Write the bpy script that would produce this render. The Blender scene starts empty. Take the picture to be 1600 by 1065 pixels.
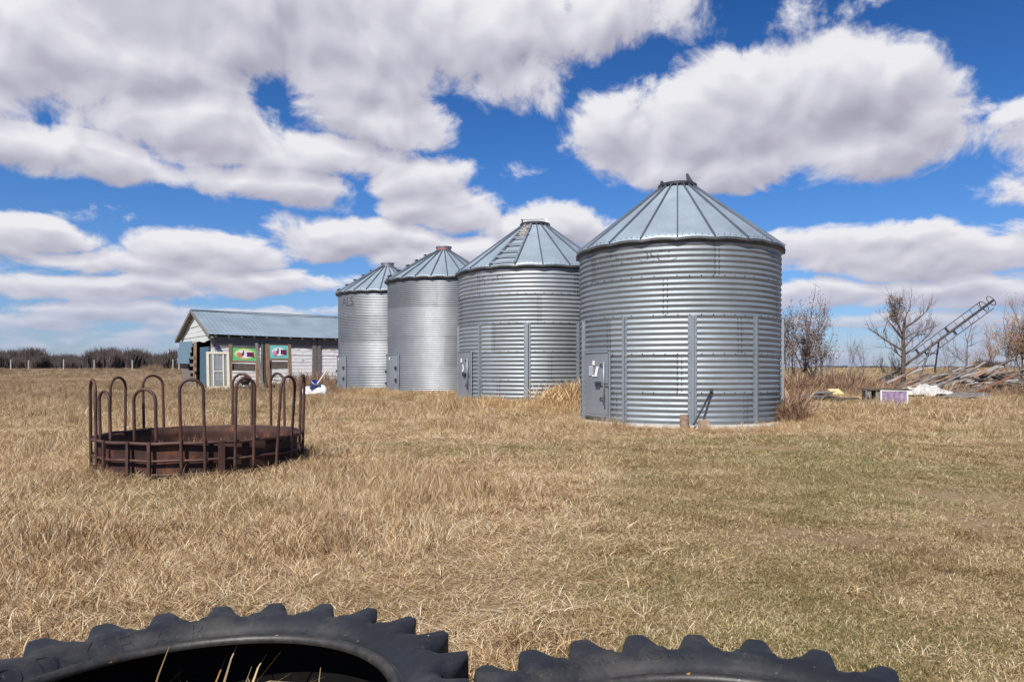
import bpy, bmesh, math, random
import numpy as np
from mathutils import Vector, Matrix, Euler

R = math.radians
PI = math.pi
sc = bpy.context.scene
COL = sc.collection
F = 1111.0            # focal length in pixels of the 1600 px wide photograph
HC = 1.2              # camera height
HOR = 575.0           # horizon row


def at(px, py, d):
    return Vector(((px - 800) / F * d, d, HC + (HOR - py) / F * d))


def sstep(x, a, b):
    t = np.clip((np.asarray(x, float) - a) / (b - a), 0, 1)
    return t * t * (3 - 2 * t)


def _hash(i, j, s):
    h = np.sin(i * 127.1 + j * 311.7 + s * 74.7) * 43758.5453
    return h - np.floor(h)


def vnoise(x, y, s=0.0):
    x = np.asarray(x, float); y = np.asarray(y, float)
    i = np.floor(x); j = np.floor(y)
    fx = x - i; fy = y - j
    fx = fx * fx * (3 - 2 * fx); fy = fy * fy * (3 - 2 * fy)
    a = _hash(i, j, s); b = _hash(i + 1, j, s); c = _hash(i, j + 1, s); d = _hash(i + 1, j + 1, s)
    return (a * (1 - fx) + b * fx) * (1 - fy) + (c * (1 - fx) + d * fx) * fy


def gz(x, y):
    x = np.asarray(x, float); y = np.asarray(y, float)
    m = 0.22 * sstep(y, 14, 24) * (0.6 + 0.4 * sstep(x, -14, -4))
    far = 0.92 * sstep(y, 46, 95)
    bump = 0.10 * (vnoise(x * 0.22, y * 0.22, 3) - 0.5) * sstep(y, 3, 9) * (1 - sstep(y, 60, 90))
    bump = bump + 0.035 * (vnoise(x * 0.9, y * 0.9, 5) - 0.5) * (1 - sstep(y, 40, 70))
    # level pads under the bins and the feeder
    for (cx, cy, rr) in ((4.06, 17.46, 3.4), (0.72, 22.29, 3.4), (-2.6, 27.1, 3.2), (-5.55, 31.7, 3.2), (-3.94, 9.05, 2.2), (-0.2, 1.6, 2.0)):
        d = np.sqrt((x - cx) ** 2 + (y - cy) ** 2)
        bump = bump * sstep(d, rr * 0.75, rr * 1.3)
    m = m - 0.065 * sstep(y, 10, 13.5) * (1 - sstep(y, 15.5, 19)) * sstep(x, 0.5, 2.0)
    m = m - 0.055 * np.exp(-((x + 3.3) / 1.6) ** 2 - ((y - 7.5) / 0.8) ** 2)
    return m + far + bump


def g1(x, y):
    return float(gz(x, y))


# ------------------------------------------------------------------ object helpers
def mk(name, verts, faces, mats, parent=None, smooth=False, midx=None):
    me = bpy.data.meshes.new(name)
    me.from_pydata([tuple(v) for v in verts], [], [tuple(f) for f in faces])
    if not isinstance(mats, (list, tuple)):
        mats = [mats]
    for m in mats:
        me.materials.append(m)
    if midx is not None:
        me.polygons.foreach_set('material_index', midx)
    if smooth:
        me.polygons.foreach_set('use_smooth', [True] * len(me.polygons))
    me.update()
    o = bpy.data.objects.new(name, me)
    COL.objects.link(o)
    if parent is not None:
        o.parent = parent
    return o


def tag(o, label, cat, group=None, kind=None):
    if label:
        o['label'] = label
    if cat:
        o['category'] = cat
    if group:
        o['group'] = group
    if kind:
        o['kind'] = kind
    return o


def empty(name, loc, rz=0.0, label=None, cat=None, group=None):
    o = bpy.data.objects.new(name, None)
    COL.objects.link(o)
    o.empty_display_size = 0.2
    o.location = loc
    o.rotation_euler = (0, 0, rz)
    tag(o, label, cat, group)
    return o


class MB:
    def __init__(self):
        self.v = []; self.f = []; self.m = []

    def add(self, vs, fs, mi=0):
        n = len(self.v)
        self.v += [tuple(v) for v in vs]
        self.f += [tuple(i + n for i in f) for f in fs]
        self.m += [mi] * len(fs)

    def frame_box(self, o, ax, ay, az, sx, sy, sz, mi=0):
        """box centred at o with half axes along ax, ay, az"""
        o = Vector(o); ax = Vector(ax).normalized() * sx / 2; ay = Vector(ay).normalized() * sy / 2; az = Vector(az).normalized() * sz / 2
        vs = [o + i * ax + j * ay + k * az for k in (-1, 1) for j in (-1, 1) for i in (-1, 1)]
        fs = [(0, 2, 3, 1), (4, 5, 7, 6), (0, 1, 5, 4), (2, 6, 7, 3), (0, 4, 6, 2), (1, 3, 7, 5)]
        self.add(vs, fs, mi)

    def box(self, c, s, rz=0.0, mi=0):
        cz, sn = math.cos(rz), math.sin(rz)
        self.frame_box(c, (cz, sn, 0), (-sn, cz, 0), (0, 0, 1), s[0], s[1], s[2], mi)

    def bar(self, p0, p1, w, h, up=(0, 0, 1), mi=0):
        p0 = Vector(p0); p1 = Vector(p1)
        ax = p1 - p0; L = ax.length; ax.normalize()
        ay = Vector(up).cross(ax)
        if ay.length < 1e-4:
            ay = Vector((1, 0, 0)).cross(ax)
        ay.normalize(); az = ax.cross(ay)
        self.frame_box((p0 + p1) / 2, ax, ay, az, L, w, h, mi)

    def tube(self, pts, rad, n=8, mi=0, caps=True, closed=False):
        pts = [Vector(p) for p in pts]
        if not isinstance(rad, (list, tuple, np.ndarray)):
            rad = [rad] * len(pts)
        m = len(pts); vs = []; prev = None
        for i, p in enumerate(pts):
            if closed:
                t = pts[(i + 1) % m] - pts[i - 1]
            else:
                t = pts[min(i + 1, m - 1)] - pts[max(i - 1, 0)]
            t.normalize()
            if prev is None:
                a = Vector((0, 0, 1)) if abs(t.z) < 0.9 else Vector((1, 0, 0))
                nrm = (a - t * a.dot(t)).normalized()
            else:
                nrm = prev - t * prev.dot(t)
                nrm = nrm.normalized() if nrm.length > 1e-6 else t.orthogonal().normalized()
            prev = nrm; b = t.cross(nrm)
            for k in range(n):
                a = 2 * PI * k / n
                vs.append(p + (nrm * math.cos(a) + b * math.sin(a)) * rad[i])
        fs = []
        for i in range(m if closed else m - 1):
            i2 = (i + 1) % m
            for k in range(n):
                k2 = (k + 1) % n
                fs.append((i * n + k, i * n + k2, i2 * n + k2, i2 * n + k))
        if caps and not closed:
            fs.append(tuple(reversed(range(n)))); fs.append(tuple((m - 1) * n + k for k in range(n)))
        self.add(vs, fs, mi)

    def lathe(self, prof, n=32, c=(0, 0), mi=0, a0=0.0, a1=2 * PI):
        full = abs(a1 - a0 - 2 * PI) < 1e-6
        vs = []; m = len(prof); cols = n if full else n + 1
        for k in range(cols):
            a = a0 + (a1 - a0) * k / n
            for (r, z) in prof:
                vs.append((c[0] + r * math.cos(a), c[1] + r * math.sin(a), z))
        fs = []
        for k in range(n):
            k2 = (k + 1) % cols
            for i in range(m - 1):
                fs.append((k * m + i, k2 * m + i, k2 * m + i + 1, k * m + i + 1))
        self.add(vs, fs, mi)

    def build(self, name, mats, parent=None, smooth=False, bevel=0.0):
        o = mk(name, self.v, self.f, mats, parent, smooth, self.m)
        if bevel > 0:
            md = o.modifiers.new('bevel', 'BEVEL'); md.width = bevel; md.segments = 2; md.limit_method = 'ANGLE'
        return o


# ------------------------------------------------------------------ material helpers
class NT:
    def __init__(self, tree):
        self.t = tree; self.n = tree.nodes; self.l = tree.links

    def node(self, typ, **kw):
        nd = self.n.new(typ)
        for k, v in kw.items():
            setattr(nd, k, v)
        return nd

    def inp(self, sock, val):
        if hasattr(val, 'is_linked') or isinstance(val, bpy.types.NodeSocket):
            self.l.new(val, sock)
        else:
            sock.default_value = val

    def math(self, op, a, b=None, c=None, clamp=False):
        nd = self.node('ShaderNodeMath', operation=op); nd.use_clamp = clamp
        self.inp(nd.inputs[0], a)
        if b is not None:
            self.inp(nd.inputs[1], b)
        if c is not None:
            self.inp(nd.inputs[2], c)
        return nd.outputs[0]

    def vmath(self, op, a, b=None):
        nd = self.node('ShaderNodeVectorMath', operation=op)
        self.inp(nd.inputs[0], a)
        if b is not None:
            self.inp(nd.inputs[1], b)
        return nd.outputs['Value'] if op in ('DOT_PRODUCT', 'LENGTH') else nd.outputs[0]

    def noise(self, vec, scale, detail=4, rough=0.55, dist=0.0):
        nd = self.node('ShaderNodeTexNoise')
        if vec is not None:
            self.inp(nd.inputs['Vector'], vec)
        nd.inputs['Scale'].default_value = scale; nd.inputs['Detail'].default_value = detail
        nd.inputs['Roughness'].default_value = rough; nd.inputs['Distortion'].default_value = dist
        return nd.outputs['Fac']

    def ramp(self, fac, stops, interp='LINEAR'):
        nd = self.node('ShaderNodeValToRGB'); cr = nd.color_ramp; cr.interpolation = interp
        while len(cr.elements) < len(stops):
            cr.elements.new(0.5)
        for e, (p, c) in zip(cr.elements, stops):
            e.position = p; e.color = (c[0], c[1], c[2], 1) if len(c) == 3 else c
        self.inp(nd.inputs[0], fac)
        return nd.outputs[0]

    def mix(self, fac, a, b, mode='MIX'):
        nd = self.node('ShaderNodeMix', data_type='RGBA', blend_type=mode)
        self.inp(nd.inputs[0], fac)
        for s, v in ((nd.inputs[6], a), (nd.inputs[7], b)):
            if isinstance(v, tuple) and len(v) == 3:
                v = (*v, 1)
            self.inp(s, v)
        return nd.outputs[2]

    def maprange(self, v, a, b, c=0.0, d=1.0, smooth=False):
        nd = self.node('ShaderNodeMapRange')
        if smooth:
            nd.interpolation_type = 'SMOOTHSTEP'
        self.inp(nd.inputs[0], v)
        nd.inputs[1].default_value = a; nd.inputs[2].default_value = b
        nd.inputs[3].default_value = c; nd.inputs[4].default_value = d
        return nd.outputs[0]

    def scalevec(self, vec, s):
        nd = self.node('ShaderNodeMapping'); self.inp(nd.inputs[0], vec)
        nd.inputs['Scale'].default_value = s
        return nd.outputs[0]


def mat(name):
    m = bpy.data.materials.new(name); m.use_nodes = True
    t = NT(m.node_tree); b = t.n['Principled BSDF']
    return m, t, b


def objco(t):
    return t.node('ShaderNodeTexCoord').outputs['Object']


def bump(t, b, h, strength=0.3, dist=0.01):
    nd = t.node('ShaderNodeBump'); nd.inputs['Strength'].default_value = strength; nd.inputs['Distance'].default_value = dist
    t.inp(nd.inputs['Height'], h); t.l.new(nd.outputs[0], b.inputs['Normal'])


def simple(name, c1, c2, scale=6.0, rough=0.7, metal=0.0, bmp=0.2, stretch=None, detail=6, dist=0.004, spec=0.5, c3=None):
    m, t, b = mat(name)
    v = objco(t)
    if stretch:
        v = t.scalevec(v, stretch)
    n = t.noise(v, scale, detail, 0.62)
    stops = [(0.3, c1), (0.7, c2)] if c3 is None else [(0.28, c1), (0.55, c2), (0.72, c3)]
    t.l.new(t.ramp(n, stops), b.inputs['Base Color'])
    b.inputs['Roughness'].default_value = rough; b.inputs['Metallic'].default_value = metal
    b.inputs['Specular IOR Level'].default_value = spec
    if bmp:
        bump(t, b, t.noise(v, scale * 4, 4), bmp, dist)
    return m


def galv(name, base, rough, metal=0.9, streak=0.25):
    m, t, b = mat(name)
    v = objco(t)
    big = t.noise(v, 0.9, 4, 0.6)
    spang = t.node('ShaderNodeTexVoronoi'); spang.inputs['Scale'].default_value = 55; t.l.new(v, spang.inputs['Vector'])
    st = t.noise(t.scalevec(v, (5, 5, 0.35)), 1.6, 5, 0.65)
    c0 = tuple(x * 0.78 for x in base); c1 = tuple(min(1, x * 1.12) for x in base)
    c = t.ramp(big, [(0.3, c0), (0.7, c1)])
    sv = t.node('ShaderNodeSeparateColor'); t.l.new(spang.outputs['Color'], sv.inputs[0])
    c = t.mix(0.16, c, t.ramp(sv.outputs[0], [(0, tuple(x * 0.6 for x in base)), (1, tuple(min(1, x * 1.3) for x in base))]))
    c = t.mix(t.math('MULTIPLY', t.maprange(st, 0.52, 0.75), streak), c, (0.30, 0.28, 0.25))
    sh = t.node('ShaderNodeAttribute'); sh.attribute_name = 'sheet'
    c = t.mix(t.maprange(sh.outputs['Fac'], 0.0, -1.0, 0.0, 0.26), c, (0.12, 0.125, 0.13))
    c = t.mix(t.maprange(sh.outputs['Fac'], 0.0, 1.0, 0.0, 0.16), c, (0.62, 0.63, 0.64))
    t.l.new(c, b.inputs['Base Color'])
    b.inputs['Metallic'].default_value = metal
    t.l.new(t.math('ADD', rough - 0.09, t.math('MULTIPLY', t.noise(v, 3.0, 6, 0.7), 0.18)), b.inputs['Roughness'])
    bump(t, b, t.noise(v, 2.2, 3), 0.10, 0.01)
    return m


M = {}
M['galv'] = galv('weathered_galvanised_steel', (0.285, 0.315, 0.335), 0.60, 0.66, 0.35)
M['galv_new'] = galv('bright_galvanised_steel', (0.285, 0.305, 0.32), 0.55, 0.75, 0.2)
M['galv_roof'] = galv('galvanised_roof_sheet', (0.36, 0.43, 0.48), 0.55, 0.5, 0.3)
M['galv_door'] = galv('dull_door_steel', (0.34, 0.365, 0.385), 0.52, 0.6, 0.2)
M['galv_rib'] = galv('roof_rib_steel', (0.16, 0.18, 0.21), 0.5, 0.6, 0.1)
M['stiff'] = galv('stiffener_steel', (0.30, 0.335, 0.36), 0.52, 0.6, 0.2)
M['bolt'] = simple('dull_bolt', (0.05, 0.05, 0.055), (0.11, 0.11, 0.12), 30, 0.6, 0.5, 0)
M['darksteel'] = simple('dark_steel', (0.035, 0.037, 0.042), (0.09, 0.09, 0.10), 12, 0.55, 0.5, 0.1)
M['eave'] = simple('eave_shade_steel', (0.045, 0.047, 0.05), (0.10, 0.10, 0.105), 9, 0.6, 0.3, 0.1)  # shadow under the bin eaves put into the colour of lip and ring
M['concrete'] = simple('pad_concrete', (0.36, 0.32, 0.27), (0.52, 0.47, 0.40), 5, 0.9, 0, 0.5)
M['rust'] = simple('rusty_sheet', (0.017, 0.010, 0.009), (0.058, 0.026, 0.019), 3.2, 0.78, 0.1, 0.5, None, 11, 0.004, 0.35, (0.17, 0.062, 0.026))
M['rust_pipe'] = simple('rusty_pipe', (0.035, 0.018, 0.015), (0.085, 0.042, 0.033), 5, 0.62, 0.2, 0.3, None, 8, 0.002, 0.4, (0.13, 0.062, 0.045))
M['redrust'] = simple('red_rust_paint', (0.22, 0.10, 0.09), (0.33, 0.15, 0.14), 8, 0.6, 0.2, 0.2)
M['white'] = simple('white_paint', (0.72, 0.70, 0.66), (0.82, 0.81, 0.78), 6, 0.5, 0, 0.1)
M['cream'] = simple('cream_paint', (0.66, 0.60, 0.44), (0.80, 0.76, 0.62), 8, 0.5, 0, 0.15)
M['shedroof'] = galv('blue_grey_roof_sheet', (0.28, 0.345, 0.395), 0.6, 0.3, 0.10)
M['bluepanel'] = simple('blue_painted_sheet', (0.13, 0.24, 0.33), (0.22, 0.34, 0.43), 5, 0.45, 0.2, 0.2)
M['bluedoor'] = simple('dark_teal_paint', (0.035, 0.085, 0.12), (0.07, 0.14, 0.18), 5, 0.55, 0, 0.2)
M['greywood'] = simple('grey_weathered_wood', (0.09, 0.08, 0.073), (0.25, 0.225, 0.205), 4, 0.9, 0, 0.6, (1, 1, 9), 8, 0.004, 0.2)
M['darkwood'] = simple('dark_weathered_wood', (0.06, 0.05, 0.044), (0.15, 0.125, 0.105), 4, 0.9, 0, 0.6, (6, 6, 1), 8, 0.004, 0.2)
M['brownwood'] = simple('brown_post_wood', (0.15, 0.085, 0.05), (0.30, 0.20, 0.13), 4, 0.85, 0, 0.5, (6, 6, 0.8), 8, 0.004, 0.2)
M['newwood'] = simple('pale_handle_wood', (0.55, 0.40, 0.30), (0.68, 0.52, 0.42), 6, 0.6, 0, 0.2, (6, 6, 1))
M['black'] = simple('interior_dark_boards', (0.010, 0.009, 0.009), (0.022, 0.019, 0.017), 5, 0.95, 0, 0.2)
M['blackpaint'] = simple('black_painted_steel', (0.012, 0.012, 0.013), (0.035, 0.034, 0.033), 15, 0.45, 0.2, 0.1)
M['bluepail'] = simple('blue_plastic', (0.008, 0.025, 0.17), (0.015, 0.045, 0.26), 6, 0.35, 0, 0.1)
M['tarp'] = simple('white_plastic_sheet', (0.62, 0.62, 0.63), (0.76, 0.76, 0.77), 5, 0.45, 0, 0.3, None, 6, 0.01)
M['oldtarp'] = simple('off_white_sheeting', (0.42, 0.40, 0.35), (0.64, 0.62, 0.56), 4, 0.6, 0, 0.4, None, 6, 0.01)
M['yellow'] = simple('pale_yellow_foam', (0.60, 0.46, 0.20), (0.74, 0.60, 0.30), 6, 0.8, 0, 0.3)
M['purple'] = simple('faded_mauve_paint', (0.13, 0.085, 0.145), (0.38, 0.29, 0.42), 9, 0.6, 0, 0.2, None, 8)
M['glass'] = None
m, t, b = mat('dusty_glass'); b.inputs['Base Color'].default_value = (0.42, 0.45, 0.46, 1); b.inputs['Roughness'].default_value = 0.12
b.inputs['Transmission Weight'].default_value = 0.6; b.inputs['IOR'].default_value = 1.3
M['glass'] = m
M['bark'] = simple('grey_bark', (0.11, 0.085, 0.07), (0.26, 0.22, 0.19), 6, 0.9, 0, 0.5, (3, 3, 1), 6, 0.006, 0.2)
M['darkbark'] = simple('dark_bark', (0.05, 0.036, 0.03), (0.16, 0.12, 0.10), 6, 0.9, 0, 0.5, (3, 3, 1), 6, 0.006, 0.2)
M['palebark'] = simple('pale_poplar_bark', (0.30, 0.27, 0.22), (0.50, 0.47, 0.40), 6, 0.9, 0, 0.4, (3, 3, 1), 6, 0.004, 0.2)
M['twig'] = simple('twig_bark', (0.10, 0.078, 0.072), (0.24, 0.195, 0.18), 3, 0.9, 0, 0)
M['redtwig'] = simple('willow_twigs', (0.19, 0.11, 0.065), (0.38, 0.24, 0.14), 2, 0.9, 0, 0)
M['deadleaf'] = simple('dead_leaves', (0.10, 0.062, 0.048), (0.25, 0.17, 0.13), 2, 0.85, 0, 0)
M['farbush'] = simple('far_bare_bush', (0.028, 0.021, 0.020), (0.078, 0.060, 0.053), 0.25, 0.95, 0, 0)
M['fencepost'] = simple('bleached_post_wood', (0.30, 0.27, 0.24), (0.46, 0.43, 0.38), 5, 0.9, 0, 0.3)
for k, c in (('signgreen', (0.11, 0.50, 0.20)), ('signteal', (0.17, 0.52, 0.47)), ('signyellow', (0.62, 0.62, 0.16)), ('signpink', (0.72, 0.42, 0.55)),
             ('signorange', (0.62, 0.24, 0.14)), ('signrose', (0.66, 0.22, 0.42)), ('signpurple', (0.12, 0.02, 0.09)), ('signmag', (0.42, 0.03, 0.17)), ('signgrey', (0.14, 0.10, 0.16)),
             ('decal', (0.80, 0.80, 0.80))):
    M[k] = simple(k + '_paint', tuple(x * 0.85 for x in c), c, 8, 0.5, 0, 0.05)

# rubber
m, t, b = mat('tyre_rubber')
v = objco(t)
n = t.noise(v, 4, 7, 0.65); n2 = t.noise(v, 60, 3, 0.7)
c = t.ramp(n, [(0.3, (0.011, 0.012, 0.0145)), (0.62, (0.019, 0.0205, 0.0245)), (0.8, (0.042, 0.039, 0.036))])
c = t.mix(t.math('MULTIPLY', t.maprange(n2, 0.66, 0.74), 0.5), c, (0.16, 0.145, 0.12))
c = t.mix(t.math('MULTIPLY', t.maprange(t.noise(v, 3.1, 10, 0.75), 0.50, 0.72), 0.45), c, (0.12, 0.107, 0.088))
c = t.mix(t.maprange(t.noise(t.vmath('ADD', v, (7.0, 3.0, 1.0)), 17, 2, 0.4), 0.775, 0.785), c, (0.55, 0.54, 0.52))
t.l.new(c, b.inputs['Base Color'])
t.l.new(t.maprange(t.noise(v, 9, 6, 0.7), 0.3, 0.7, 0.48, 0.72), b.inputs['Roughness'])
b.inputs['Specular IOR Level'].default_value = 0.42
bump(t, b, t.noise(v, 120, 4, 0.7), 0.14, 0.003)
M['rubber'] = m

M['inner_shade'] = simple('shade_black_tyre_inside', (0.004, 0.004, 0.004), (0.009, 0.0085, 0.008), 8, 0.9, 0, 0.2, None, 6, 0.004, 0.1)  # shade of the tyre's hollow painted in as near-black rubber
m, t, b = mat('bead_rubber')
v = objco(t)
n = t.noise(v, 14, 7, 0.7)
c = t.ramp(n, [(0.35, (0.018, 0.017, 0.016)), (0.6, (0.045, 0.041, 0.036)), (0.72, (0.10, 0.09, 0.075))])
c = t.mix(t.maprange(t.noise(t.scalevec(v, (1, 1, 2)), 26, 5, 0.6), 0.68, 0.72), c, (0.42, 0.22, 0.06))
c = t.mix(t.maprange(t.noise(v, 41, 4, 0.6), 0.70, 0.73), c, (0.5, 0.49, 0.46))
t.l.new(c, b.inputs['Base Color']); b.inputs['Roughness'].default_value = 0.5
bump(t, b, t.noise(v, 60, 4, 0.7), 0.3, 0.004)
M['bead'] = m

# peeling white siding: noise shows grey wood between flakes, top greyed as eave shadow
m, t, b = mat('peeling_white_siding')
v = objco(t)
n = t.noise(t.scalevec(v, (0.7, 0.7, 3.2)), 2.6, 8, 0.68)
gr = t.ramp(t.noise(t.scalevec(v, (1, 1, 10)), 3, 6), [(0.3, (0.16, 0.14, 0.13)), (0.7, (0.34, 0.31, 0.29))])
sx = t.node('ShaderNodeSeparateXYZ'); t.l.new(v, sx.inputs[0])
low = t.maprange(sx.outputs[2], 0.0, 1.0, 0.13, 0.0)
hi = t.maprange(sx.outputs[2], 1.95, 2.2, 0.0, 0.30)  # greys the uppermost boards: eave shadow put into the colour
w = t.maprange(t.math('ADD', n, t.math('ADD', low, hi)), 0.58, 0.66)
c = t.mix(w, t.ramp(t.noise(v, 5, 4), [(0.3, (0.64, 0.63, 0.63)), (0.7, (0.79, 0.78, 0.78))]), gr)
t.l.new(c, b.inputs['Base Color']); b.inputs['Roughness'].default_value = 0.8
bump(t, b, n, 0.4, 0.01)
M['siding'] = m
m, t, b = mat('worn_white_gable_boards')
v = objco(t)
n = t.noise(t.scalevec(v, (0.8, 0.8, 2.0)), 3.2, 8, 0.7)
c = t.mix(t.maprange(n, 0.56, 0.68), (0.50, 0.52, 0.50), (0.24, 0.24, 0.23))
t.l.new(c, b.inputs['Base Color']); b.inputs['Roughness'].default_value = 0.8
bump(t, b, n, 0.3, 0.01)
M['gable'] = m

# worn stencil lettering on the bins: most of the paint is gone
def wornpaint(name, col, lo, hi, seed):
    m, t, b = mat(name)
    v = t.scalevec(objco(t), (1, 1, 1)); n = t.noise(t.vmath('ADD', v, (seed, seed * 2.0, 0)), 7, 6, 0.7)
    b.inputs['Base Color'].default_value = (*col, 1); b.inputs['Roughness'].default_value = 0.7
    t.l.new(t.maprange(n, lo, hi), b.inputs['Alpha'])
    return m
M['worn1'] = wornpaint('worn_dark_lettering', (0.09, 0.09, 0.11), 0.49, 0.64, 3.0)
M['worn2'] = wornpaint('faded_dark_lettering', (0.07, 0.07, 0.10), 0.36, 0.52, 9.0)

# grass blades
def grassmat(name, stops, green, gcol, transl=0.25):
    m, t, b = mat(name)
    at_ = t.node('ShaderNodeAttribute'); at_.attribute_name = 'tone'
    geo = t.node('ShaderNodeNewGeometry')
    oi = t.node('ShaderNodeObjectInfo')
    pos = geo.outputs['Position']
    patch = t.noise(pos, 0.35, 5, 0.6)
    patch2 = t.noise(t.vmath('ADD', pos, (31.0, 7.0, 0)), 1.3, 4, 0.6)
    f = t.math('ADD', at_.outputs['Fac'], t.math('MULTIPLY', t.math('SUBTRACT', patch2, 0.5), 0.9))
    f = t.math('ADD', f, t.math('MULTIPLY', t.math('SUBTRACT', oi.outputs['Random'], 0.5), 0.42), clamp=True)
    c = t.ramp(f, stops)
    big = t.noise(t.vmath('ADD', pos, (3.0, 57.0, 0)), 0.16, 5, 0.62)
    c = t.mix(t.math('MULTIPLY', t.maprange(big, 0.50, 0.68), 0.28), c, (0.22, 0.13, 0.062))
    sp_ = t.node('ShaderNodeSeparateXYZ'); t.l.new(pos, sp_.inputs[0])
    fl = t.math('MULTIPLY', t.maprange(sp_.outputs[1], 15.0, 30.0), t.maprange(sp_.outputs[0], -2.0, -7.0))
    fl = t.math('MULTIPLY', fl, t.maprange(t.noise(t.scalevec(pos, (0.35, 1.0, 1.0)), 0.22, 4, 0.6), 0.38, 0.60, 0.25, 0.85))
    c = t.mix(fl, c, (0.21, 0.142, 0.088))
    g = t.math('MULTIPLY', t.maprange(patch, 0.42, 0.62), green)
    g = t.math('MULTIPLY', g, t.maprange(at_.outputs['Fac'], 0.75, 0.25))
    c = t.mix(g, c, gcol)
    t.l.new(c, b.inputs['Base Color']); b.inputs['Roughness'].default_value = 0.75
    b.inputs['Specular IOR Level'].default_value = 0.25
    tr = t.node('ShaderNodeBsdfTranslucent'); t.l.new(c, tr.inputs[0])
    mx = t.node('ShaderNodeMixShader'); mx.inputs[0].default_value = transl
    t.l.new(b.outputs[0], mx.inputs[1]); t.l.new(tr.outputs[0], mx.inputs[2])
    t.l.new(mx.outputs[0], t.n['Material Output'].inputs[0])
    return m
STRAW = [(0.0, (0.13, 0.066, 0.027)), (0.25, (0.37, 0.225, 0.105)), (0.5, (0.59, 0.40, 0.205)), (0.78, (0.80, 0.62, 0.385)), (1.0, (0.90, 0.79, 0.58))]
M['g_dry'] = grassmat('dry_grass_blades', STRAW, 0.25, (0.17, 0.16, 0.06))
M['g_short'] = grassmat('short_grass_blades', [(0.0, (0.08, 0.053, 0.022)), (0.35, (0.27, 0.185, 0.08)), (0.65, (0.49, 0.35, 0.17)), (1.0, (0.80, 0.66, 0.43))], 1.0, (0.135, 0.155, 0.035))
M['g_gold'] = grassmat('golden_grass_stalks', [(0.0, (0.32, 0.19, 0.085)), (0.4, (0.55, 0.37, 0.18)), (0.75, (0.70, 0.51, 0.28)), (1.0, (0.82, 0.68, 0.46))], 0.1, (0.2, 0.16, 0.06))
M['g_weed'] = grassmat('brown_weed_stalks', [(0.0, (0.11, 0.06, 0.04)), (0.5, (0.28, 0.165, 0.10)), (1.0, (0.50, 0.36, 0.24))], 0.05, (0.2, 0.16, 0.06), 0.1)

# ground under the grass
m, t, b = mat('thatch_ground')
geo = t.node('ShaderNodeNewGeometry'); pos = geo.outputs['Position']
n1 = t.noise(pos, 26, 8, 0.72); n2 = t.noise(pos, 1.1, 6, 0.62); n3 = t.noise(pos, 0.12, 5, 0.6)
c = t.ramp(n1, [(0.25, (0.17, 0.11, 0.062)), (0.5, (0.36, 0.25, 0.145)), (0.75, (0.55, 0.42, 0.26))])
c = t.mix(t.math('MULTIPLY', t.maprange(n2, 0.45, 0.7), 0.55), c, (0.15, 0.125, 0.058))
c = t.mix(t.math('MULTIPLY', t.maprange(n3, 0.42, 0.62), 0.5), c, (0.22, 0.145, 0.085))
sx = t.node('ShaderNodeSeparateXYZ'); t.l.new(pos, sx.inputs[0])
fr = t.maprange(sx.outputs[1], 38.0, 75.0, 0.0, 0.75)
c = t.mix(fr, c, t.ramp(t.noise(t.scalevec(pos, (0.3, 1.2, 1)), 0.25, 6, 0.65), [(0.3, (0.12, 0.085, 0.055)), (0.5, (0.20, 0.145, 0.095)), (0.7, (0.27, 0.20, 0.13))]))
t.l.new(c, b.inputs['Base Color']); b.inputs['Roughness'].default_value = 0.95; b.inputs['Specular IOR Level'].default_value = 0.1
bump(t, b, n1, 0.9, 0.04)
M['ground'] = m

# ------------------------------------------------------------------ camera, sun, sky
cam = bpy.data.cameras.new('camera'); co = bpy.data.objects.new('camera', cam); COL.objects.link(co)
co.location = (0, 0, HC); co.rotation_euler = (PI / 2, 0, 0)
cam.sensor_width = 36; cam.lens = 36 * F / 1600; cam.shift_y = (HOR - 532.5) / 1600
cam.clip_end = 8000; cam.clip_start = 0.05
sc.camera = co
SUN_AZ = R(22); SUN_EL = R(47)       # to the left of straight behind the camera
sd = Vector((-math.sin(SUN_AZ) * math.cos(SUN_EL), -math.cos(SUN_AZ) * math.cos(SUN_EL), math.sin(SUN_EL)))
sl = bpy.data.lights.new('sun', 'SUN'); sl.energy = 5.0; sl.angle = R(0.53); sl.color = (1.0, 0.95, 0.87)
so = bpy.data.objects.new('sun', sl); COL.objects.link(so); so.location = (-20, -20, 40)
so.rotation_euler = (-sd).to_track_quat('-Z', 'Y').to_euler()

sc.view_settings.view_transform = 'Standard'; sc.view_settings.look = 'None'; sc.view_settings.exposure = 0.36; sc.view_settings.gamma = 1.0
w = bpy.data.worlds.new('World'); sc.world = w; w.use_nodes = True
T = NT(w.node_tree)
bg = T.n['Background']
BGS = 0.11
bg.inputs['Strength'].default_value = BGS
sky = T.node('ShaderNodeTexSky', sky_type='NISHITA'); sky.sun_disc = False
sky.sun_elevation = SUN_EL; sky.sun_rotation = math.atan2(sd.x, sd.y); sky.altitude = 500; sky.air_density = 1.0; sky.dust_density = 0.6; sky.ozone_density = 2.2

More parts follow.
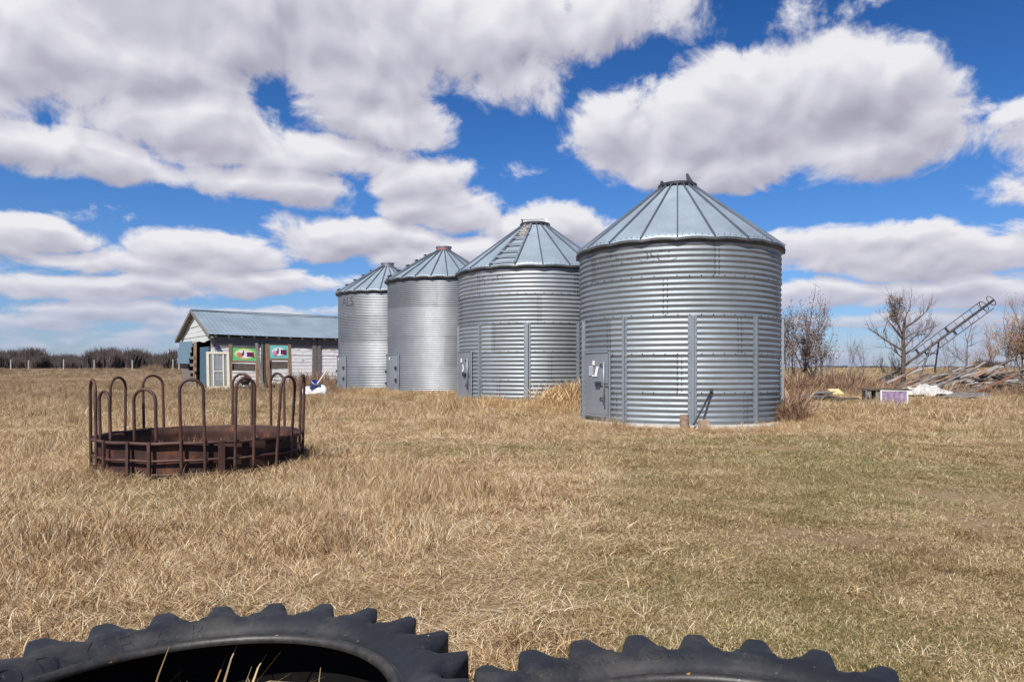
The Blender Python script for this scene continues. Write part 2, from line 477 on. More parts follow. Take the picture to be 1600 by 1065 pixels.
# clouds as a function of azimuth / elevation (degrees)
def pxdir(px, py):
    x = (px - 800) / F; z = (HOR - py) / F
    return math.degrees(math.atan2(x, 1)), math.degrees(math.atan2(z, math.hypot(x, 1)))
DEG = math.degrees(1 / F)
BL = [  # px, py, rx, ry, weight
    (985, 215, 130, 70, 1.0), (1130, 180, 200, 100, 1.3), (1300, 160, 180, 95, 1.3), (1430, 175, 100, 85, 1.0), (1130, 255, 210, 48, 1.1), (1360, 230, 140, 62, 1.1),
    (1605, 235, 85, 75, 0.8), (1575, 292, 85, 30, 0.8),
    (420, 20, 430, 110, 1.15), (760, 40, 230, 90, 1.1), (960, 22, 170, 62, 0.9), (800, 120, 120, 75, 0.9), (560, 120, 190, 56, 0.9), (60, 60, 170, 120, 1.1), (250, 110, 170, 60, 0.9),
    (300, 195, 140, 62, 1.1), (110, 235, 190, 42, 1.1), (250, 262, 140, 22, 0.7), (440, 292, 130, 36, 1.1), (600, 185, 150, 52, 0.9), (480, 240, 190, 42, 0.9), (665, 280, 100, 42, 1.0),
    (20, 366, 110, 34, 1.1), (330, 388, 140, 38, 1.1), (190, 408, 160, 30, 0.9), (700, 325, 110, 46, 1.2), (570, 372, 170, 46, 1.2), (860, 352, 150, 44, 1.2), (720, 395, 230, 36, 1.0),
    (1320, 386, 140, 40, 1.1), (1490, 390, 190, 42, 1.1), (1290, 460, 100, 30, 1.0), (1400, 462, 110, 26, 0.9), (1550, 452, 100, 30, 1.0),
    (110, 440, 260, 26, 0.9), (420, 440, 220, 26, 0.9), (300, 490, 330, 20, 0.7), (60, 500, 160, 18, 0.7), (1420, 505, 260, 20, 0.7), (1000, 420, 300, 40, 0.9),
    (850, 285, 100, 20, 0.12), (1235, 32, 60, 22, 0.08), (1370, 12, 100, 16, 0.12), (210, 330, 60, 12, 0.1),
]
grp = bpy.data.node_groups.new('cloud_density', 'ShaderNodeTree')
grp.interface.new_socket('ae', in_out='INPUT', socket_type='NodeSocketVector')
grp.interface.new_socket('density', in_out='OUTPUT', socket_type='NodeSocketFloat')
grp.interface.new_socket('body', in_out='OUTPUT', socket_type='NodeSocketFloat')
G = NT(grp)
gi = G.node('NodeGroupInput'); go = G.node('NodeGroupOutput')
ae = gi.outputs[0]
sep = G.node('ShaderNodeSeparateXYZ'); G.l.new(ae, sep.inputs[0])
az, el = sep.outputs[0], sep.outputs[1]
# generic cover outside the framed part of the sky
side = G.maprange(G.math('ABSOLUTE', az), 38, 50, -0.75, -0.08, True)
topc = G.maprange(el, 29, 36, -0.75, -0.14, True)
hz = G.maprange(el, 9.5, 2.0, -0.75, 0.36, True)
body = G.math('MAXIMUM', G.math('MAXIMUM', side, topc), hz)
# slow warp of the coordinates so that outlines are not ellipses
cmb = G.node('ShaderNodeCombineXYZ'); G.l.new(az, cmb.inputs[0]); G.l.new(G.math('MULTIPLY', el, 1.6), cmb.inputs[1])
wn = G.node('ShaderNodeTexNoise'); wn.inputs['Scale'].default_value = 0.16; wn.inputs['Detail'].default_value = 3; G.l.new(cmb.outputs[0], wn.inputs['Vector'])
wv = G.vmath('MULTIPLY', G.vmath('SUBTRACT', wn.outputs['Color'], (0.5, 0.5, 0.5)), (5.0, 2.4, 0))
aew = G.vmath('ADD', ae, wv)
for (px, py, rx, ry, wt) in BL:
    a0, e0 = pxdir(px, py)
    q = G.vmath('MULTIPLY', G.vmath('SUBTRACT', aew, (a0, e0, 0)), (1 / (rx * DEG), 1 / (ry * DEG), 0))
    q2 = G.vmath('DOT_PRODUCT', q, q)
    body = G.math('MAXIMUM', body, G.math('MULTIPLY_ADD', q2, -wt, wt))
# detail: finer and flatter towards the horizon
flat = G.math('MULTIPLY', G.math('LOGARITHM', G.math('ADD', 1.0, G.math('DIVIDE', G.math('MAXIMUM', el, 0.0), 10.0)), 2.718282), 34.0)
cm2 = G.node('ShaderNodeCombineXYZ'); G.l.new(az, cm2.inputs[0]); G.l.new(flat, cm2.inputs[1]); cm2.inputs[2].default_value = 4.2
fb = G.noise(cm2.outputs[0], 0.20, 11, 0.64, 0.35)
fb2 = G.noise(cm2.outputs[0], 0.075, 4, 0.5, 0.2)
fbs = G.noise(cm2.outputs[0], 0.20, 2.2, 0.5, 0.35)
d = G.math('MULTIPLY_ADD', G.math('SUBTRACT', fb, 0.5), 2.35, body)
d = G.math('MULTIPLY_ADD', G.math('SUBTRACT', fb2, 0.5), 0.9, d)
ds = G.math('MULTIPLY_ADD', G.math('SUBTRACT', fbs, 0.5), 1.9, body)
ds = G.math('MULTIPLY_ADD', G.math('SUBTRACT', fb2, 0.5), 0.9, ds)
G.l.new(G.math('SUBTRACT', d, 0.22), go.inputs[0]); G.l.new(G.math('SUBTRACT', ds, 0.22), go.inputs[1])

tc = T.node('ShaderNodeTexCoord'); sp = T.node('ShaderNodeSeparateXYZ'); T.l.new(tc.outputs['Generated'], sp.inputs[0])
X, Y, Z = sp.outputs
az = T.math('MULTIPLY', T.math('ARCTAN2', X, Y), 180 / PI)
hyp = T.math('SQRT', T.math('ADD', T.math('MULTIPLY', X, X), T.math('MULTIPLY', Y, Y)))
el = T.math('MULTIPLY', T.math('ARCTAN2', Z, hyp), 180 / PI)
cv = T.node('ShaderNodeCombineXYZ'); T.l.new(az, cv.inputs[0]); T.l.new(el, cv.inputs[1])
ga = T.node('ShaderNodeGroup', node_tree=grp); T.l.new(cv.outputs[0], ga.inputs[0])
dl = T.maprange(el, 3, 22, 0.45, 1.5)      # look a little way up towards the light
cv2 = T.node('ShaderNodeCombineXYZ'); T.l.new(T.math('SUBTRACT', az, T.math('MULTIPLY', dl, 0.35)), cv2.inputs[0]); T.l.new(T.math('ADD', el, dl), cv2.inputs[1])
gb = T.node('ShaderNodeGroup', node_tree=grp); T.l.new(cv2.outputs[0], gb.inputs[0])
dens = ga.outputs[0]
alpha = T.maprange(dens, -0.12, 0.42, 0, 1, True)
grad = T.math('SUBTRACT', ga.outputs[1], gb.outputs[1])
fine = T.math('SUBTRACT', dens, ga.outputs[1])
thick = T.maprange(gb.outputs[1], 0.1, 1.6, 0.18, -0.20)
shade = T.math('ADD', T.math('MULTIPLY_ADD', grad, 0.55, 0.56), T.math('MULTIPLY_ADD', fine, 0.20, thick), clamp=True)
K = 0.74 / BGS
ccol = T.ramp(shade, [(0.0, (0.38, 0.38, 0.475)), (0.33, (0.50, 0.49, 0.585)), (0.62, (0.65, 0.645, 0.735)), (1.0, (0.89, 0.885, 0.925))])
# clouds seen low over the horizon are bluer and flatter
ccol = T.mix(T.maprange(el, 7.0, 0.5, 0.0, 0.75), ccol, (0.36, 0.44, 0.64))
ccol = T.vmath('SCALE', ccol, None)
ccol.node.inputs['Scale'].default_value = K
skt = T.ramp(T.maprange(el, 0.0, 30.0), [(0.0, (0.44, 0.51, 0.74)), (0.22, (0.36, 0.54, 0.80)), (0.5, (0.24, 0.50, 0.84)), (1.0, (0.105, 0.345, 0.67))])
skc = T.mix(1.0, sky.outputs[0], skt, 'MULTIPLY')
fin = T.mix(alpha, skc, ccol)
T.l.new(fin, bg.inputs['Color'])
sc.cycles.max_bounces = 6; sc.cycles.diffuse_bounces = 3; sc.cycles.glossy_bounces = 3; sc.cycles.transmission_bounces = 4; sc.cycles.transparent_max_bounces = 8
w.cycles.sampling_method = 'MANUAL'; w.cycles.sample_map_resolution = 512

# ------------------------------------------------------------------ ground
def axis(n, s, m):
    u = np.linspace(-1, 1, n)
    return np.sinh(u * s) / np.sinh(s) * m
gx = axis(221, 6.2, 3000.0)
gy = np.concatenate([np.linspace(-300, -6, 12), np.linspace(-5, 60, 170), 60 + (np.linspace(0.02, 1, 60) ** 3) * 4000])
GX, GY = np.meshgrid(gx, gy)
GZ = gz(GX, GY)
nx = len(gx); ny = len(gy)
vv = np.stack([GX.ravel(), GY.ravel(), GZ.ravel()], 1)
ff = [(j * nx + i, j * nx + i + 1, (j + 1) * nx + i + 1, (j + 1) * nx + i) for j in range(ny - 1) for i in range(nx - 1)]
o = mk('ground', vv, ff, M['ground'], None, True)
o['kind'] = 'structure'

# ------------------------------------------------------------------ grain bins
def glyphs(text, size):
    cu = bpy.data.curves.new('lettering', 'FONT'); cu.body = text; cu.size = size; cu.resolution_u = 3
    ob = bpy.data.objects.new('lettering', cu); COL.objects.link(ob)
    bpy.context.view_layer.update()
    me = ob.to_mesh()
    bm = bmesh.new(); bm.from_mesh(me); ob.to_mesh_clear()
    bpy.data.objects.remove(ob); bpy.data.curves.remove(cu)
    xs = [v.co.x for v in bm.verts]; ys = [v.co.y for v in bm.verts]
    return bm, min(xs), max(xs), min(ys), max(ys)


def corr_r(z, z0, p, a):
    return a * np.cos(2 * PI * (np.asarray(z) - z0) / p)


def bin_lettering(text, size, phi0, ztop, Rr, z0, p, a, face, mt, parent, xscale=1.0, lift=0.030):
    bm, x0, x1, y0, y1 = glyphs(text, size)
    for k in range(1, int((y1 - y0) / 0.018)):
        g = bm.verts[:] + bm.edges[:] + bm.faces[:]
        bmesh.ops.bisect_plane(bm, geom=g, plane_co=(0, y0 + 0.018 * k, 0), plane_no=(0, 1, 0))
    for v in bm.verts:
        ph = phi0 + (v.co.x - x0) * xscale / Rr
        z = ztop - (y1 - v.co.y)
        r = Rr + float(corr_r(z, z0, p, a)) + lift
        ang = face + ph
        v.co = (r * math.cos(ang), r * math.sin(ang), z)
    me = bpy.data.meshes.new('lettering'); bm.to_mesh(me); bm.free()
    me.materials.append(mt)
    o = bpy.data.objects.new('lettering', me); COL.objects.link(o); o.parent = parent
    return o


def grain_bin(cx, cy, z0, Rr, eave, top, cap_r, cap_h, pitch, amp, npan, rib0, label, kind, door, seams, matw, door_z, seed):
    """angles are measured from the direction that faces the camera, positive to the right"""
    face = math.atan2(-cy, -cx)
    b = empty('grain_bin', (cx, cy, z0), 0, label, 'grain bin', 'row of steel grain bins')
    rng = random.Random(seed)
    H = eave - z0
    A = lambda deg: face + R(deg)
    P = lambda r, deg, z: (r * math.cos(A(deg)), r * math.sin(A(deg)), z)
    # wall
    ncor = max(1, round(H / pitch)); p = H / ncor
    spp = 8 if pitch > 0.1 else 6
    nz = ncor * spp + 1; ns = 176
    zz = np.linspace(0, H, nz); aa = np.linspace(0, 2 * PI, ns, endpoint=False)
    Z, AA = np.meshgrid(zz, aa)
    rr = Rr + corr_r(Z, 0, p, amp)
    rr = rr + 0.012 * (vnoise(AA * 3 + seed, Z * 0.9, seed) - 0.5) + 0.004 * (vnoise(AA * 14, Z * 3, seed + 4) - 0.5)
    for s in seams:
        rr = rr + 0.005 * (Z > s * H)
    vs = np.stack([rr * np.cos(AA), rr * np.sin(AA), Z], 2).reshape(-1, 3)
    wm = MB(); wm.v = [tuple(v) for v in vs]
    for k in range(ns):
        k2 = (k + 1) % ns
        for i in range(nz - 1):
            wm.f.append((k * nz + i, k2 * nz + i, k2 * nz + i + 1, k * nz + i + 1))
    wm.m = [0] * len(wm.f)
    # bolt heads and lap lines along the sheet seams
    bm_ = MB()
    def head(deg, z, s=0.0105):
        a = A(deg); c = Vector((math.cos(a), math.sin(a), 0)); r = Rr + float(corr_r(z, 0, p, amp)) + 0.006 + 0.005 * sum(z > q_ * H for q_ in seams)
        bm_.frame_box(c * r + Vector((0, 0, z)), c, (-c.y, c.x, 0), (0, 0, 1), 0.016, s * 2, s * 2)
    edges = [0.0] + list(seams) + [1.0]
    if pitch > 0.1:
        for s in seams:
            z = s * H
            for k in range(60):
                if rng.random() < 0.93:
                    head(k * 6 + rng.uniform(-0.3, 0.3), z + 0.02)
        for ti in range(len(edges) - 1):
            off = [37, 1, 33, -6, 20][ti % 5] + (9 if kind == 3 else 0)
            z = edges[ti] * H + 0.05
            while z < edges[ti + 1] * H - 0.03:
                for q in range(5):
                    for dd in (-1.1, 1.1):
                        head(off + 72 * q + dd, z, 0.0085)
                z += p / 2
    wm.add(bm_.v, bm_.f, 1)
    wall = wm.build('wall', [matw, M['bolt']], b, True)
    shv = np.zeros(len(wm.f), np.float32); zr = (np.arange(nz - 1) + 0.5) / (nz - 1)
    tier = np.searchsorted(np.array(list(seams)), zr)
    for k in range(ns):
        dg = math.degrees(2 * PI * (k + 0.5) / ns - face)
        for ti in range(len(edges) - 1):
            off = [37, 1, 33, -6, 20][ti % 5] + (9 if kind == 3 else 0)
            cell = math.floor(((dg - off) % 360) / 72)
            shv[k * (nz - 1) + np.nonzero(tier == ti)[0]] = float(_hash(cell * 3.1 + seed, ti * 7.7, 2.0)) * 2 - 1
    at_ = wall.data.attributes.new('sheet', 'FLOAT', 'FACE'); at_.data.foreach_set('value', shv)
    # stiffeners
    if kind in (3, 4):
        for deg, wd in door['stiff']:
            sm = MB(); a = A(deg); c = Vector((math.cos(a), math.sin(a), 0)); tn = Vector((-c.y, c.x, 0))
            zt = door['stop'] * H; r0 = Rr + amp
            offs = (0,)
            for of in offs:
                sm.frame_box(c * (r0 + 0.035) + tn * of + Vector((0, 0, zt / 2 + 0.02)), c, tn, (0, 0, 1), 0.066, 0.052 if wd < 0.12 else 0.062, zt - 0.04)
            sm.frame_box(c * (r0 + 0.004) + Vector((0, 0, zt / 2 + 0.02)), c, tn, (0, 0, 1), 0.010, wd + (0.06 if wd < 0.12 else 0.02), zt)
            for k in range(int(zt / 0.14)):
                for sg in (-1, 1):
                    sm.frame_box(c * (r0 + 0.014) + tn * sg * ((wd + (0.06 if wd < 0.12 else 0.02)) / 2 - 0.016) + Vector((0, 0, 0.1 + 0.14 * k)), c, tn, (0, 0, 1), 0.014, 0.018, 0.018, 1)
            sm.build('stiffener', [M['stiff'], M['bolt']], b, False, 0.006)
    # roof: flat panels between ribs, scalloped at the eave
    rc = cap_r; zc = top - cap_h - z0
    re = Rr + 0.128; ze = H - 0.015
    rm = MB(); sub = 10; nrad = 14
    n = npan * sub
    for k in range(n):
        a = A(rib0) + 2 * PI * k / n
        fr = (k % sub) / sub
        scal = math.sin(PI * fr)
        for j in range(nrad + 1):
            q = j / nrad
            r = rc + (re - rc) * q; z = zc + (ze - zc) * q
            r *= 1 - (1 - math.cos(PI / npan)) * scal * 0.9
            z += 0.030 * scal * q - 0.012 * scal * (1 - q)
            z += 0.018 * (float(vnoise(k * 0.25, j * 0.45, seed)) - 0.5) * math.sin(PI * min(1, q + 0.15))
            rm.v.append((r * math.cos(a), r * math.sin(a), z))
    m1 = nrad + 1
    for k in range(n):
        k2 = (k + 1) % n
        for j in range(nrad):
            rm.f.append((k * m1 + j, k * m1 + j + 1, k2 * m1 + j + 1, k2 * m1 + j)); rm.m.append(0)
    # turned-down lip at the eave
    base = len(rm.v)
    for k in range(n):
        x, y, z = rm.v[k * m1 + nrad]
        rm.v.append((x * 0.999, y * 0.999, z - 0.055))
    for k in range(n):
        k2 = (k + 1) % n
        rm.f.append((k * m1 + nrad, base + k, base + k2, k2 * m1 + nrad)); rm.m.append(1)
    nsl = Vector((-(ze - zc), 0, re - rc)).normalized()
    for k in range(npan):
        for q in (0.14, 0.32, 0.5, 0.68, 0.86):
            a = A(rib0) + 2 * PI * (k + q) / npan; c = Vector((math.cos(a), math.sin(a), 0)); tn = Vector((-c.y, c.x, 0)); up_ = c * nsl.x + Vector((0, 0, nsl.z))
            scal = math.sin(PI * q); rr_ = (re - 0.06) * (1 - (1 - math.cos(PI / npan)) * scal * 0.9)
            rm.frame_box(c * rr_ + Vector((0, 0, ze + 0.030 * scal + 0.06 * (zc - ze) / (re - rc) + 0.006)), c, tn, (0, 0, 1), 0.018, 0.018, 0.018, 2)
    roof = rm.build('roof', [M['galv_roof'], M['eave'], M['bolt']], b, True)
    # standing ribs between panels
    rb = MB()
    slope = Vector((re - rc, 0, ze - zc)).normalized()
    for k in range(npan):
        a = A(rib0 + 360.0 / npan * k); c = Vector((math.cos(a), math.sin(a), 0)); tn = Vector((-c.y, c.x, 0))
        ax = c * slope.x + Vector((0, 0, slope.z)); nr = tn.cross(ax) * -1
        if nr.z < 0:
            nr = -nr
        p0 = c * (rc - 0.01) + Vector((0, 0, zc + 0.012)); p1 = c * (re + 0.005) + Vector((0, 0, ze + 0.012))
        rb.frame_box((p0 + p1) / 2 + nr * 0.014, ax, tn, nr, (p1 - p0).length, 0.026, 0.050)
    rb.build('roof_rib', M['galv_rib'], roof)
    # inner ring closing the gap under the eave, coloured dark as the eave shadow
    em = MB(); em.lathe([(Rr + amp + 0.004, H - 0.10), (Rr + 0.075, H - 0.075), (Rr + 0.085, H - 0.05)], 120)
    em.build('eave_shade_ring', M['eave'], b, True)
    # cap
    if kind in (3, 4):
        cm = MB(); cm.lathe([(rc - 0.02, zc - 0.02), (rc + 0.035, zc + 0.0), (rc + 0.055, zc + 0.03), (rc + 0.055, zc + 0.075), (rc + 0.01, zc + 0.09), (0.01, zc + 0.13)], 40)
        for k in range(40):
            a = 2 * PI * k / 40; c = Vector((math.cos(a), math.sin(a), 0))
            cm.frame_box(c * (rc + 0.06) + Vector((0, 0, zc + 0.035)), c, (-c.y, c.x, 0), (0, 0, 1), 0.03, 0.035, 0.05)
        cap = cm.build('cap', M['darksteel'], b, False)
    else:
        cm = MB(); cm.lathe([(rc, zc - 0.03), (rc + 0.005, zc + cap_h - 0.03), (rc + 0.03, zc + cap_h - 0.025), (rc + 0.03, zc + cap_h + 0.02), (rc - 0.02, zc + cap_h + 0.025), (0.01, zc + cap_h + 0.04)], 40)
        cap = cm.build('cap', M['galv_door'], b, False)
        lm = MB(); lm.lathe([(rc + 0.012, zc + 0.03), (rc + 0.014, zc + cap_h - 0.035)], 14, (0, 0), 0, A(-85), A(40 if kind == 2 else -30))
        lm.build('rust_patch', M['redrust'], cap, True)
    # pad
    pm = MB(); pm.lathe([(Rr + 0.30, -0.25), (Rr + 0.28, 0.03), (Rr + 0.24, 0.045), (0.02, 0.045)], 64)
    pm.build('concrete_pad', M['concrete'], b, False)
    # door
    d0, d1 = door['deg']; dz0, dz1 = door['z']
    pl = Vector(P(Rr + amp + 0.045, d0, 0)); pr = Vector(P(Rr + amp + 0.045, d1, 0))
    ax = (pr - pl); wd = ax.length; ax.normalize(); nr = Vector((ax.y, -ax.x, 0))
    mid = (pl + pr) / 2
    if nr.dot(mid) < 0:
        nr = -nr
    bul = Rr + amp + 0.03 - mid.length
    dm = MB(); nseg = 8
    # slightly bowed door skin that follows the wall
    for i in range(nseg):
        q0 = d0 + (d1 - d0) * i / nseg; q1 = d0 + (d1 - d0) * (i + 1) / nseg
        a0 = Vector(P(Rr + amp + 0.035, q0, 0)); a1 = Vector(P(Rr + amp + 0.035, q1, 0))
        t_ = a1 - a0; L = t_.length; t_.normalize(); n_ = Vector((t_.y, -t_.x, 0))
        dm.frame_box((a0 + a1) / 2 + Vector((0, 0, (dz0 + dz1) / 2)), t_, n_, (0, 0, 1), L + 0.002, 0.05, dz1 - dz0)
    dr = dm.build('door', M['galv_door'], b, False)
    cR = Rr + amp + 0.07
    def onw(deg, z, r=cR):
        return Vector(P(r, deg, z))
    fm = MB()
    N = 10
    for zc_ in (dz0 - 0.035, dz1 + 0.03):
        fm.tube([onw(d0 + (d1 - d0) * i / N, zc_, cR - 0.02) for i in range(N + 1)], 0.03, 6)
    fm.tube([onw(d1 + 1.2, dz0 - 0.12, cR - 0.02), onw(d1 + 1.2, dz1 + 0.05, cR - 0.02)], 0.022, 6)
    fm.build('door_frame', M['stiff'], b, False)
    if kind in (3, 4):
        hm = MB(); hm.tube([onw(d1 - 1.5, dz0 + 0.22, cR + 0.05), onw(d1 - 1.5, dz1 - 0.18, cR + 0.05)], 0.02, 8); hm.build('locking_bar', M['stiff'], dr, True)
        for q in (0.25, 0.8):
            hm = MB(); hm.tube([onw(d1 - 5.5, dz0 + (dz1 - dz0) * q, cR + 0.01), onw(d1 - 4, dz0 + (dz1 - dz0) * q + 0.04, cR + 0.04), onw(d1 - 1.5, dz0 + (dz1 - dz0) * q + 0.03, cR + 0.05)], 0.014, 6); hm.build('bar_hook', M['darksteel'], dr, True)
        zh = dz0 + (dz1 - dz0) * 0.5
        a = A(d1 - 7); c = Vector((math.cos(a), math.sin(a), 0)); tn = Vector((-c.y, c.x, 0))
        hm = MB(); hm.frame_box(onw(d1 - 7, zh, cR + 0.02), c, tn, (0, 0, 1), 0.05, 0.16, 0.11)
        hm.tube([onw(d1 - 7, zh + 0.02, cR + 0.05), onw(d1 + 1.2, zh + 0.01, cR + 0.05)], 0.012, 6); hm.build('latch', M['darksteel'], dr)
    else:
        for q in (0.22, 0.55):
            for dd, off_, w_, h_ in ((d0 + 3, 0.0, 0.09, 0.09), (d1 - 2, 0.1, 0.07, 0.12)):
                a = A(dd); c = Vector((math.cos(a), math.sin(a), 0)); tn = Vector((-c.y, c.x, 0))
                hm = MB(); hm.frame_box(onw(dd, dz0 + (dz1 - dz0) * (q + off_), cR + 0.02), c, tn, (0, 0, 1), 0.06, w_, h_); hm.build('hinge', M['darksteel'], dr)
    # the white inspection decal
    lm = MB(); dc = d0 + (d1 - d0) * door.get('decal', 0.45)
    def patch(da, z, wdt, hgt, sk=0.0):
        hw = math.degrees(wdt / 2 / Rr)
        q = [onw(dc + da - hw, z - hgt / 2, cR + 0.012), onw(dc + da + hw, z - hgt / 2, cR + 0.012), onw(dc + da + hw + sk, z + hgt / 2, cR + 0.012), onw(dc + da - hw + sk, z + hgt / 2, cR + 0.012)]
        q2 = [v - Vector((v.x, v.y, 0)).normalized() * 0.005 for v in q]
        lm.add(q + q2, [(0, 1, 2, 3), (4, 7, 6, 5), (0, 4, 5, 1), (1, 5, 6, 2), (2, 6, 7, 3), (3, 7, 4, 0)])
    zt = dz1 - 0.30
    if kind == 4:
        for k in range(5):
            patch(-1.5, zt - 0.045 * k, 0.17, 0.022)
        patch(3.0, zt - 0.09, 0.09, 0.20, 1.6); patch(1.0, zt + 0.09, 0.09, 0.10); patch(2.0, zt - 0.205, 0.2, 0.03)
    elif kind == 3:
        patch(0, zt + 0.06, 0.11, 0.12); patch(4.0, zt - 0.14, 0.07, 0.16, -1.5); patch(2.4, zt - 0.24, 0.11, 0.06)
    else:
        patch(0, dz1 - 0.12, 0.10, 0.10)
    lm.build('decal', M['decal'], dr)
    return b, P, A, H, rc, zc, re, ze, slope, roof, cap, p


WSEAM = [0.176, 0.382, 0.588, 0.794]
# the front bin (nearest the camera)
r4 = grain_bin(4.06, 17.46, -0.05, 2.37, 3.98, 5.67, 0.40, 0.06, 0.1172, 0.0125, 20, 0.0,
               'largest nearest steel grain bin with two raised vent flaps on its roof cap', 4,
               dict(stiff=[(-64.5, 0.07), (-28.5, 0.07), (7.5, 0.17), (43.5, 0.07), (79.5, 0.07), (115.5, 0.07), (151.5, 0.17), (187.5, 0.07), (223.5, 0.07), (259.5, 0.07)],
                    deg=(-60.5, -38.5), z=(0.20, 1.58), stop=0.588), WSEAM, M['galv'], None, 41)
b4, P4, A4 = r4[0], r4[1], r4[2]
r3 = grain_bin(0.72, 22.29, 0.15, 2.37, 4.10, 5.70, 0.40, 0.06, 0.1172, 0.0125, 20, 5.0,
               'second nearest grain bin with a ladder lying up its conical roof', 3,
               dict(stiff=[(-77.2, 0.07), (-41.5, 0.07), (-5.2, 0.17), (30.8, 0.07), (66.8, 0.07), (102.8, 0.07), (138.8, 0.17), (174.8, 0.07), (210.8, 0.07), (246.8, 0.07)],
                    deg=(-73.5, -51.0), z=(0.20, 1.52), stop=0.588), WSEAM, M['galv'], None, 52)
b3, P3, A3 = r3[0], r3[1], r3[2]
r2 = grain_bin(-2.60, 27.1, 0.22, 2.10, 4.44, 5.80, 0.275, 0.17, 0.0667, 0.0072, 24, 3.3,
               'finely corrugated grain bin with a rusty red roof collar, third in the row', 2,
               dict(stiff=[], deg=(-80, -50), z=(0.12, 1.45), stop=0.5, decal=0.5), [0.25, 0.5, 0.75], M['galv_new'], None, 63)
b2, P2, A2 = r2[0], r2[1], r2[2]
r1 = grain_bin(-5.55, 31.7, 0.2, 2.13, 4.45, 5.86, 0.27, 0.16, 0.0667, 0.0072, 24, -8.0,
               'farthest grain bin beside the shed with faded letters under its eave', 1,
               dict(stiff=[], deg=(-82, -54), z=(0.12, 1.50), stop=0.5, decal=0.45), [0.25, 0.5, 0.75], M['galv_new'], None, 74)
b1, P1, A1 = r1[0], r1[1], r1[2]


def roof_pt(rt, deg, q, lift):
    _, P, A, H, rc, zc, re, ze = rt[:8]
    r = rc + (re - rc) * q; z = zc + (ze - zc) * q
    return Vector(P(r + lift * 0.6, deg, z + lift * 0.8))

# vent flaps on the front bin's cap
for deg, hgt, lean in ((-100, 0.13, -0.01), (55, 0.20, 0.03)):
    rc, zc = r4[4], r4[5]
    fm = MB(); a = A4(deg); c = Vector((math.cos(a), math.sin(a), 0)); tn = Vector((-c.y, c.x, 0))
    p = c * (rc - 0.04) + Vector((0, 0, zc + 0.09))
    sx_ = -1 if deg > 0 else 1
    vs = []
    # thick triangular plate seen from the front
    ex = Vector((1, 0, 0))
    for dy in (-0.02, 0.02):
        for (u, vz) in ((-0.07, 0.0), (0.08, 0.0), (0.04 - lean, hgt * 0.5), (-0.02 - lean, hgt), (-0.06 - lean, hgt)):
            vs.append(p + ex * u + Vector((0, dy, vz)))
    n5 = 5
    fs = [tuple(range(4, -1, -1)), tuple(range(5, 10))] + [(i, (i + 1) % 5, 5 + (i + 1) % 5, 5 + i) for i in range(5)]
    fm.add(vs, fs); fm.build('vent_flap', M['darksteel'], r4[10])
for deg, hgt, mt in ((-95, 0.16, 'darksteel'), (70, 0.15, 'white')):
    rc, zc = r3[4], r3[5]
    fm = MB(); q = Vector(P3(rc - 0.02, deg, zc + 0.07))
    fm.bar(q, q + Vector((-0.03, 0, hgt)), 0.07, 0.05)
    fm.bar(q + Vector((-0.06, 0, 0.02)), q + Vector((0.08, 0.0, 0.05)), 0.05, 0.04)
    fm.build('vent_flap', M[mt], r3[10])
rm = MB(); rc, zc = r3[4], r3[5]
rm.tube([Vector(P3(rc - 0.02, -95, zc + 0.21)), Vector(P3(rc - 0.02, 70, zc + 0.20))], 0.008, 5)
rm.build('lid_rod', M['darksteel'], r3[10])

# roof ladder of the second bin
lm = MB()
for deg in (-31, -13):
    p0 = roof_pt(r3, deg, 0.05, 0.05); p1 = roof_pt(r3, deg, 0.985, 0.05)
    lm.bar(p0, p1, 0.045, 0.07)
lad = lm.build('roof_ladder', M['stiff'], b3)
for q in (0.24, 0.40, 0.56, 0.72, 0.84, 0.97):
    g = MB(); a = roof_pt(r3, -31, q, 0.085); c = roof_pt(r3, -13, q, 0.085)
    g.bar(a, c, 0.06, 0.035); g.build('rung', M['galv_door'], lad)
# old nest of straw and sheet stuck between the upper rungs
g = MB(); rng = random.Random(5)
for k in range(60):
    q = rng.uniform(0.12, 0.34); a = roof_pt(r3, rng.uniform(-27, -15), q, rng.uniform(0.03, 0.10))
    dv = Vector((rng.uniform(-1, 1), rng.uniform(-1, 1), rng.uniform(-0.5, 0.7))) * 0.10
    g.bar(a - dv, a + dv, 0.02, 0.01)
g.build('straw_nest', simple('pale_straw', (0.45, 0.40, 0.36), (0.62, 0.57, 0.52), 4, 0.9, 0, 0), b3)
# step brackets up the roofs of the two far bins
for rt, deg in ((r2, -66), (r1, -72)):
    lm = MB()
    for dd in (-4.5, 4.5):
        lm.bar(roof_pt(rt, deg + dd, 0.12, 0.05), roof_pt(rt, deg + dd, 0.99, 0.05), 0.03, 0.04)
    ld = lm.build('roof_ladder', M['stiff'], rt[0])
    for q in (0.22, 0.40, 0.58, 0.76, 0.94):
        g = MB(); a = roof_pt(rt, deg - 5, q, 0.10); c = roof_pt(rt, deg + 5, q, 0.10)
        g.bar(a, c, 0.07, 0.035); g.build('rung', M['darksteel'], ld)

# worn lettering
bin_lettering('WESTEEL-ROSCO', 0.36, R(-58), r4[3] - 0.24, 2.37, 0, r4[11], 0.0125, A4(0), M['worn1'], b4, 0.86)
bin_lettering('WESTEEL', 0.38, R(-52), r3[3] - 0.24, 2.37, 0, r3[11], 0.0125, A3(0), M['worn1'], b3, 0.86)
bin_lettering('ALS', 0.55, R(-62), r1[3] - 0.24, 2.13, 0, r1[11], 0.0072, A1(0), M['worn2'], b1, 0.9, 0.024)

